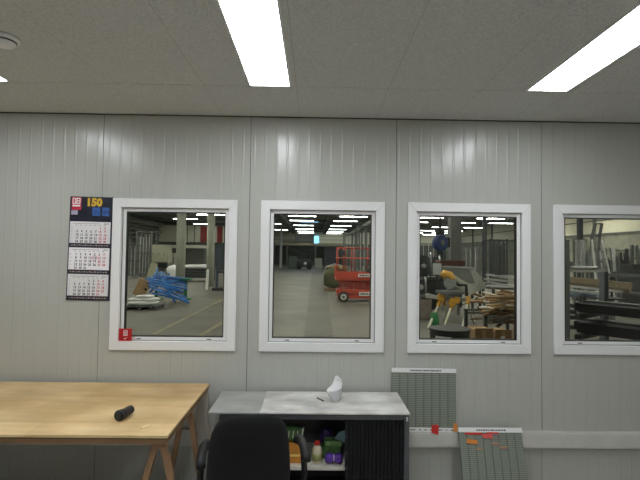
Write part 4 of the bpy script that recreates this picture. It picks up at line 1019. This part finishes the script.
# white profiles on top of the pile, further back
for i, (x0_, y0_, x1_, y1_) in enumerate([(486,274.5,520,279),(484,279,520,282.5),(488,282,520,288),(497,276,520,275.5)]):
    p, q = A(x0_, y0_, 12.5-0.1*i), A(x1_, y1_, 12.0-0.2*i)
    o = MB().beam((0,0,0), q-p, 0.10, 0.05).build('white_profile', M['alu']); o.location = p
    tag(o, 'long white window profile lying behind the offcut heap', 'profile', 'white profiles behind the offcut heap')
pr = thing('profile_table', 'long steel table carrying the white profiles', 'table', (A(503,285,12.9).x, 12.7, 0))
MB().lim(-0.6,0.9,-0.5,0.6,0.82,0.88).build('table_top', M['steelgrey'], pr)
for sx in (-0.55,0.85):
    for sy in (-0.45,0.55): MB().lim(sx-0.03,sx+0.03,sy-0.03,sy+0.03,0,0.819).build('leg', M['darksteel'], pr)
# cardboard boxes low
for i, (x0_, x1_, yt, Y, lab) in enumerate([(475,493.5,330,7.6,'brown cardboard box left of the pair below the offcut heap'), (495,512,331.5,7.5,'brown cardboard box with a paper label below the offcut heap')]):
    a, b = A(x0_, yt, Y), A(x1_, yt, Y); w_ = b.x-a.x
    t = thing('cardboard_box', lab, 'box', ((a.x+b.x)/2, Y+0.2, 0))
    MB().lim(-w_/2,w_/2,-0.2,0.2,0,a.z).build('box_body', mat('dull cardboard', (150,120,86), 0.85, noise=0.1), t, bevel=0.004)
    MB().lim(-w_/2,w_/2,-0.2,-0.19,a.z+0.001,a.z+0.03).build('flap', mat('dull cardboard', (150,120,86)), t)
    MB().lim(-0.03,0.03,-0.2005,-0.2001,0.0,a.z).build('tape', mat('tape', (176,146,104), 0.4), t)
    if i == 1: MB().lim(-w_/2+0.10,-w_/2+0.17,-0.203,-0.2006,a.z-0.17,a.z-0.08).build('shipping_label', M['paper'], t)
a = A(516, 310, 7.2); b = A(510.5, 340, 7.0)
tag(local_off(MB().beam((b.x,b.y,0.05), (a.x+0.02,a.y,a.z), 0.05, 0.03).build('wooden_pole', M['wood'])), 'thin wooden pole standing right of the cardboard boxes', 'pole')
# dark vertical profile rack
rack_bars('profile_rack', 'dark rack of upright profiles by the cream wall in the third window', 'rack', 490, 507, 281, 2.7, 11, M['darksteel'], 1.0, None, 2, 0.0, 24, 0.045, 1)
rack_bars('profile_rack', 'grey low rack of profiles behind the thin dark column', 'rack', 462, 480, 276, 2.5, 7, M['steelgrey'], 0.8, None, 2, 0.0, 33)
rack_bars('profile_rack', 'grey rack of profiles left of the wide dark column', 'rack', 419, 436, 280, 2.6, 6, M['steelgrey'], 0.8, None, 3, 0.0, 30)

# ---- seen through window four
cr_ = thing('cantilever_rack', 'steel cantilever rack holding long black beams', 'rack', (0,0,0))
bg = mat('blue grey post', (84,90,98), 0.5)
ax = A(566, 300, 8.6); bx_ = A(604, 300, 7.9)
for p_, y0_, y1_ in ((ax, 8.6, 0), (bx_, 9.6, 0)): pass
MB().lim(ax.x-0.05, ax.x+0.05, 8.55, 8.65, 0.0, A(566,240,8.6).z).build('upright', mat('pale grey post', (120,124,124), 0.5), cr_)
MB().lim(bx_.x-0.04, bx_.x+0.04, 7.83, 7.97, 0.0, A(604,272,7.9).z).build('upright', bg, cr_)
for (x, y) in ((ax.x, 8.6), (bx_.x, 7.9)):
    MB().lim(x-0.10, x+0.10, y-0.9, y+0.3, 0.0, 0.07).build('foot', bg, cr_)
za = []
for k, yp in enumerate((303.5, 323)):
    pa = A(600, yp+11, 8.3)
    za.append(pa.z)
def beamset(k, x0p, y0p, Y0, ln, dirx, lab_kind):
    pass
# bundles of black beams lying on the arms, running away to the right
slope = -0.055
BD = V((1.0, -1.4, 0)).normalized(); BN = V((-BD.y, BD.x, 0))
def hbeam(p, L_, w_, h_, lab, mtl):
    t = thing('black_beam', lab, 'beam', p, math.atan2(BD.y, BD.x), 'black beams on the cantilever rack')
    MB().lim(0, L_, 0, w_, -h_, 0).build('beam_body', mtl, t, bevel=0.004)
    MB().lim(-0.004, -0.0002, 0.01, w_-0.01, -h_+0.01, -0.01).build('end_cap', M['black'], t)
blk_ = mat('black coated beam', (12,12,13), 0.75, spec=0.2, noise=0.2, nscale=3)
zs = []
for (xp, yp, h_, lv) in ((577.5, 303.5, 0.14, 'upper'), (576.5, 322.3, 0.16, 'lower')):
    p = A(xp, yp, 7.3)
    hbeam(p, 2.9, 0.20, h_, 'front black beam on the %s level of the cantilever rack' % lv, blk_)
    p2 = p + BN*0.24 + BD*(-0.15); p2.z = p.z-0.01
    hbeam(p2, 2.8, 0.16, h_-0.01, 'second black beam on the %s level of the cantilever rack' % lv, blk_)
    p3 = p + BN*0.46 + BD*(-0.10); p3.z = p.z+0.02
    hbeam(p3, 2.9, 0.24, 0.09, 'rearmost dark beam on the %s level of the cantilever rack' % lv, M['darksteel'])
    q3 = V((bx_.x, 7.82, p.z-h_-0.01)); q4 = q3 - BN*1.15
    MB().beam(q3-V((0,0,0.05)), q4-V((0,0,0.05)), 0.09, 0.08).build('arm', M['black'], cr_)
    zs.append(p.z)
for (yp0, xp1) in ((305,577),(311,577),(317,585),(326.5,577)):
    p = A(562, yp0, 9.2); q = A(xp1, yp0+1, 9.0)
    o = MB().beam((0,0,0), q-p, 0.08, 0.08).build('short_beam', M['darksteel']); o.location = p; tag(o, 'short dark beam end left of the cantilever rack bundles', 'beam', 'short beam ends left of the rack')
bx2 = thing('beam_support', 'dark support frame under the short beam ends', 'support', (A(563,320,9.2).x, 9.2, 0))
MB().lim(-0.3,-0.2,-0.05,0.05,0,A(562,303,9.2).z).build('post', M['darksteel'], bx2)
MB().lim(-0.32,0.1,-0.2,0.2,0,0.04).build('foot', M['darksteel'], bx2)
# timber plank stack behind
a = A(569, 276.8, 11.5); b = A(631, 283, 10.2)
pk = thing('long_plank', 'long light brown timber plank above the black beams', 'plank', a)
MB().beam((0,0,-0.06), V((b.x-a.x, b.y-a.y, b.z-a.z-0.06)), 0.12, 0.13).build('plank_body', mat('plank brown', (138,122,98), 0.7, noise=0.15, nscale=3, stretch=(1,6,6)), pk)
a2 = A(569, 281.8, 11.4); b2 = A(630, 288.6, 10.1)
pk = thing('long_plank', 'darker timber plank directly under the light one', 'plank', a2)
MB().beam((0,0,-0.06), V((b2.x-a2.x, b2.y-a2.y, b2.z-a2.z-0.06)), 0.12, 0.11).build('plank_body', mat('plank darker', (112,100,80), 0.7, noise=0.2, nscale=3, stretch=(1,6,6)), pk)
for i, (xp0, yp0, xp1, yp1) in enumerate([(569,286,623,292),(569,290,610,294)]):
    a3, b3 = A(xp0, yp0, 11.0-0.3*i), A(xp1, yp1, 10.1-0.2*i)
    o = MB().beam((0,0,0), b3-a3, 0.06, 0.05).build('aluminium_profile', M['alu']); o.location = a3; tag(o, 'thin aluminium profile %s under the timber planks' % ('first','second')[i], 'profile')
tr_ = thing('plank_trestle', 'grey trestle table carrying the timber planks', 'trestle', (0,0,0))
zpl = A(600,296,10.8).z
for x in (a.x+0.3, b.x-0.3):
    for y in (10.4, 11.5): MB().lim(x-0.03,x+0.03,y-0.03,y+0.03,0,zpl-0.05).build('leg', M['steelgrey'], tr_)
MB().lim(a.x+0.1, b.x, 10.3, 11.6, zpl-0.049, zpl-0.02).build('table_top', M['darksteel'], tr_)
for i, (xp, yp) in enumerate(((575,297),(588,296))):
    p = A(xp, yp, 10.6); o = MB().blob((0,0,0), (0.22,0.16,0.07), 0.25, 16, 8, seed=40+i).build('film_roll', mat('grey blue film', (108,122,136), 0.35)); o.location = (p.x, p.y, zpl+0.05); tag(o, 'crumpled grey blue film %s on the trestle table' % ('at the left','in the middle')[i], 'film')
# step ladder
ld = thing('step_ladder', 'tall aluminium step ladder standing behind the timber planks', 'ladder', (0,0,0))
Yl = 13.2
rl = [(591.5,241,600,296),(607,252,619,300)]
MB().beam(A(592,240,Yl), V((A(599,300,Yl-0.4).x, Yl-0.4, 0.02)), 0.03, 0.05).build('rail', M['white'], ld)
MB().beam(A(602,240,Yl), V((A(619,300,Yl-0.4).x, Yl-0.4, 0.02)), 0.03, 0.05).build('rail', M['white'], ld)
for k in range(9):
    t_ = 0.06+k*0.1; p = A(592,240,Yl).lerp(V((A(599,300,Yl-0.4).x, Yl-0.4, 0.02)), t_); q = A(602,240,Yl).lerp(V((A(619,300,Yl-0.4).x, Yl-0.4, 0.02)), t_)
    MB().beam(p, q, 0.04, 0.018).build('rung', M['steelgrey'], ld)
MB().beam(A(592,240,Yl+0.05), V((A(590,300,Yl+1.2).x, Yl+1.2, 0.02)), 0.04, 0.05).build('rear_rail', M['alu'], ld)
MB().beam(A(602,240,Yl+0.05), V((A(610,300,Yl+1.2).x, Yl+1.2, 0.02)), 0.04, 0.05).build('rear_rail', M['alu'], ld)
# ladder fixed high on the wall: two dark rails
l2 = thing('wall_ladder', 'dark ladder leaning high against the cream wall', 'ladder', (0,0,0))
for x0_, x1_ in ((592,595.5),(599.5,602)):
    MB().beam(V((HR-2.2, 0,0))*0 + A(x0_,236,24), A(x1_,223.5,24), 0.12, 0.10).build('rail', M['darksteel'], l2)
MB().beam(A(595.5,223.8,24), A(602,223.8,24), 0.1, 0.08).build('rung', M['darksteel'], l2)
MB().beam(A(592,236,24), A(599.5,236,24), 0.1, 0.08).build('rung', M['darksteel'], l2)
for x0_ in (592,599.5): MB().beam(V((A(x0_-3,236,24).x, 24.0, 0.0)), A(x0_,236,24), 0.12, 0.10).build('rail_foot', M['darksteel'], l2)
# profile racks with many upright bars
def bars_rack(xp0, xp1, ztop_p, ybot_p, Y, n, lab, mt1):
    a = A(xp0, ztop_p, Y); b = A(xp1, ztop_p, Y); w_ = b.x-a.x
    t = thing('profile_rack', lab, 'rack', ((a.x+b.x)/2, Y, 0))
    z1 = a.z
    MB().lim(-w_/2, w_/2, 0.0, 0.06, z1-0.5, z1-0.44).lim(-w_/2, w_/2, 0.5, 0.56, z1-0.5, z1-0.44).build('top_rail', M['steelgrey'], t)
    MB().lim(-w_/2, w_/2, -0.3, 0.8, 0.0, 0.12).build('base', M['darksteel'], t)
    for sx in (-1, 1): MB().lim(sx*w_/2-0.05, sx*w_/2+0.05, 0.07, 0.15, 0.121, z1).build('upright', M['steelgrey'], t)
    r2 = random.Random(n)
    for k in range(n):
        x = -w_/2 + w_*(k+0.5)/n + r2.uniform(-0.02,0.02)
        MB().beam((x+r2.uniform(-0.05,0.05), -0.25, 0.13), (x, -0.03, z1*r2.uniform(0.8,1.02)), r2.uniform(0.02,0.05), 0.04).build('upright_profile', mt1 if r2.random() < 0.65 else (M['alu'] if r2.random() < 0.5 else M['steelgrey']), t)
bars_rack(607, 628, 248.5, 275, 15.5, 26, 'rack of upright dark profiles right of the step ladder', M['darksteel'])
bars_rack(634, 652, 245, 275, 15.3, 20, 'rack of upright profiles at the right edge of the photo', M['steelgrey'])
bars_rack(584, 604, 249, 275, 17.0, 16, 'rack of upright profiles behind the step ladder', M['steelgrey'])
p = A(634, 270, 14.2); o = thing('dark_crate', 'dark crate in front of the upright profiles at the right edge', 'crate', (p.x+0.2, 14.0, 0))
MB().lim(-0.6,0.9,-0.3,0.3,0.7,A(630,264,14).z).build('crate_body', M['darksteel'], o, bevel=0.01)
for sx in (-0.5,0.8): MB().lim(sx-0.05,sx+0.05,-0.25,0.25,0,0.699).build('leg', M['darksteel'], o)
# plastic sheet hung at left, machine below
a = A(575.5, 240, 14); b = A(585, 272, 14)
def sf(u, v): return (a.x + (b.x-a.x)*u + 0.05*math.sin(8*v)*u, 14+0.08*math.sin(10*u), a.z + (b.z-a.z)*v)
hs = thing('hanging_sheet', 'translucent plastic sheet hanging over a frame behind the dark post', 'plastic sheet', (0,0,0))
MB().grid(sf, 12, 8).build('film', mat('hazy film', (225,228,226), 0.3, alpha=0.3), hs, solid=0.004)
MB().beam(V((a.x-0.05,14,a.z+0.02)), V((b.x+0.05,14,a.z+0.02)), 0.04, 0.04).build('top_bar', M['steelgrey'], hs)
for x in (a.x-0.05, b.x+0.05): MB().beam(V((x,14,0)), V((x,14,a.z)), 0.04, 0.04).build('post', M['steelgrey'], hs)
def sausage(xp, yp, Y, lab, col):
    p = A(xp, yp, Y); t = thing('workbench', lab, 'workbench', (p.x, Y, 0))
    MB().lim(-0.6,0.6,-0.3,0.3,p.z-0.06,p.z).build('bench_top', mat('bench %d' % col[0], col, 0.6), t)
    for sx in (-0.55,0.55):
        for sy in (-0.25,0.25): MB().lim(sx-0.03,sx+0.03,sy-0.03,sy+0.03,0,p.z-0.061).build('leg', M['steelgrey'], t)
    MB().tube((-0.5,-0.1,p.z+0.05),(0.5,-0.1,p.z+0.05),0.05,12).build('roller', M['steel'], t)
    MB().lim(-0.35,-0.1,0,0.2,p.z+0.001,p.z+0.22).build('vice', M['steelgrey'], t, bevel=0.02)
sausage(577, 269.6, 12.2, 'pale workbench with roller beneath the hanging sheet', (160,160,152))
sausage(594, 271, 15.6, 'grey workbench behind the step ladder feet', (120,122,120))
clutter_machine(646, 290, 13.0, 0.9, 1.2, 'dark machine behind the right end of the planks', (50,54,58))
# handrail line at the right
p = A(606, 275, 12.2); q = A(660, 276, 11.4)
hrr = thing('roller_track', 'long grey roller track crossing the rightmost window', 'roller track', (0,0,0))
MB().beam(p, q, 0.16, 0.08).build('track_beam', M['steelgrey'], hrr)
for t_ in (0.1, 0.9):
    c = p.lerp(q, t_); MB().beam(V((c.x,c.y,0)), c-V((0,0,0.05)), 0.06, 0.06).build('leg', M['darksteel'], hrr)
# ================================================================== render look
wd = bpy.data.worlds.new('world'); SC.world = wd; wd.use_nodes = True
wd.node_tree.nodes['Background'].inputs[0].default_value = (0.6,0.7,0.85,1); wd.node_tree.nodes['Background'].inputs[1].default_value = 0.3
SC.view_settings.view_transform = 'Standard'; SC.view_settings.look = 'None'; SC.view_settings.gamma = 1.0
SC.view_settings.exposure = -0.85; SC.view_settings.use_curve_mapping = False
SC.cycles.max_bounces = 8; SC.cycles.diffuse_bounces = 5; SC.cycles.transparent_max_bounces = 12
SC.cycles.use_denoising = True; SC.cycles.sample_clamp_indirect = 8.0
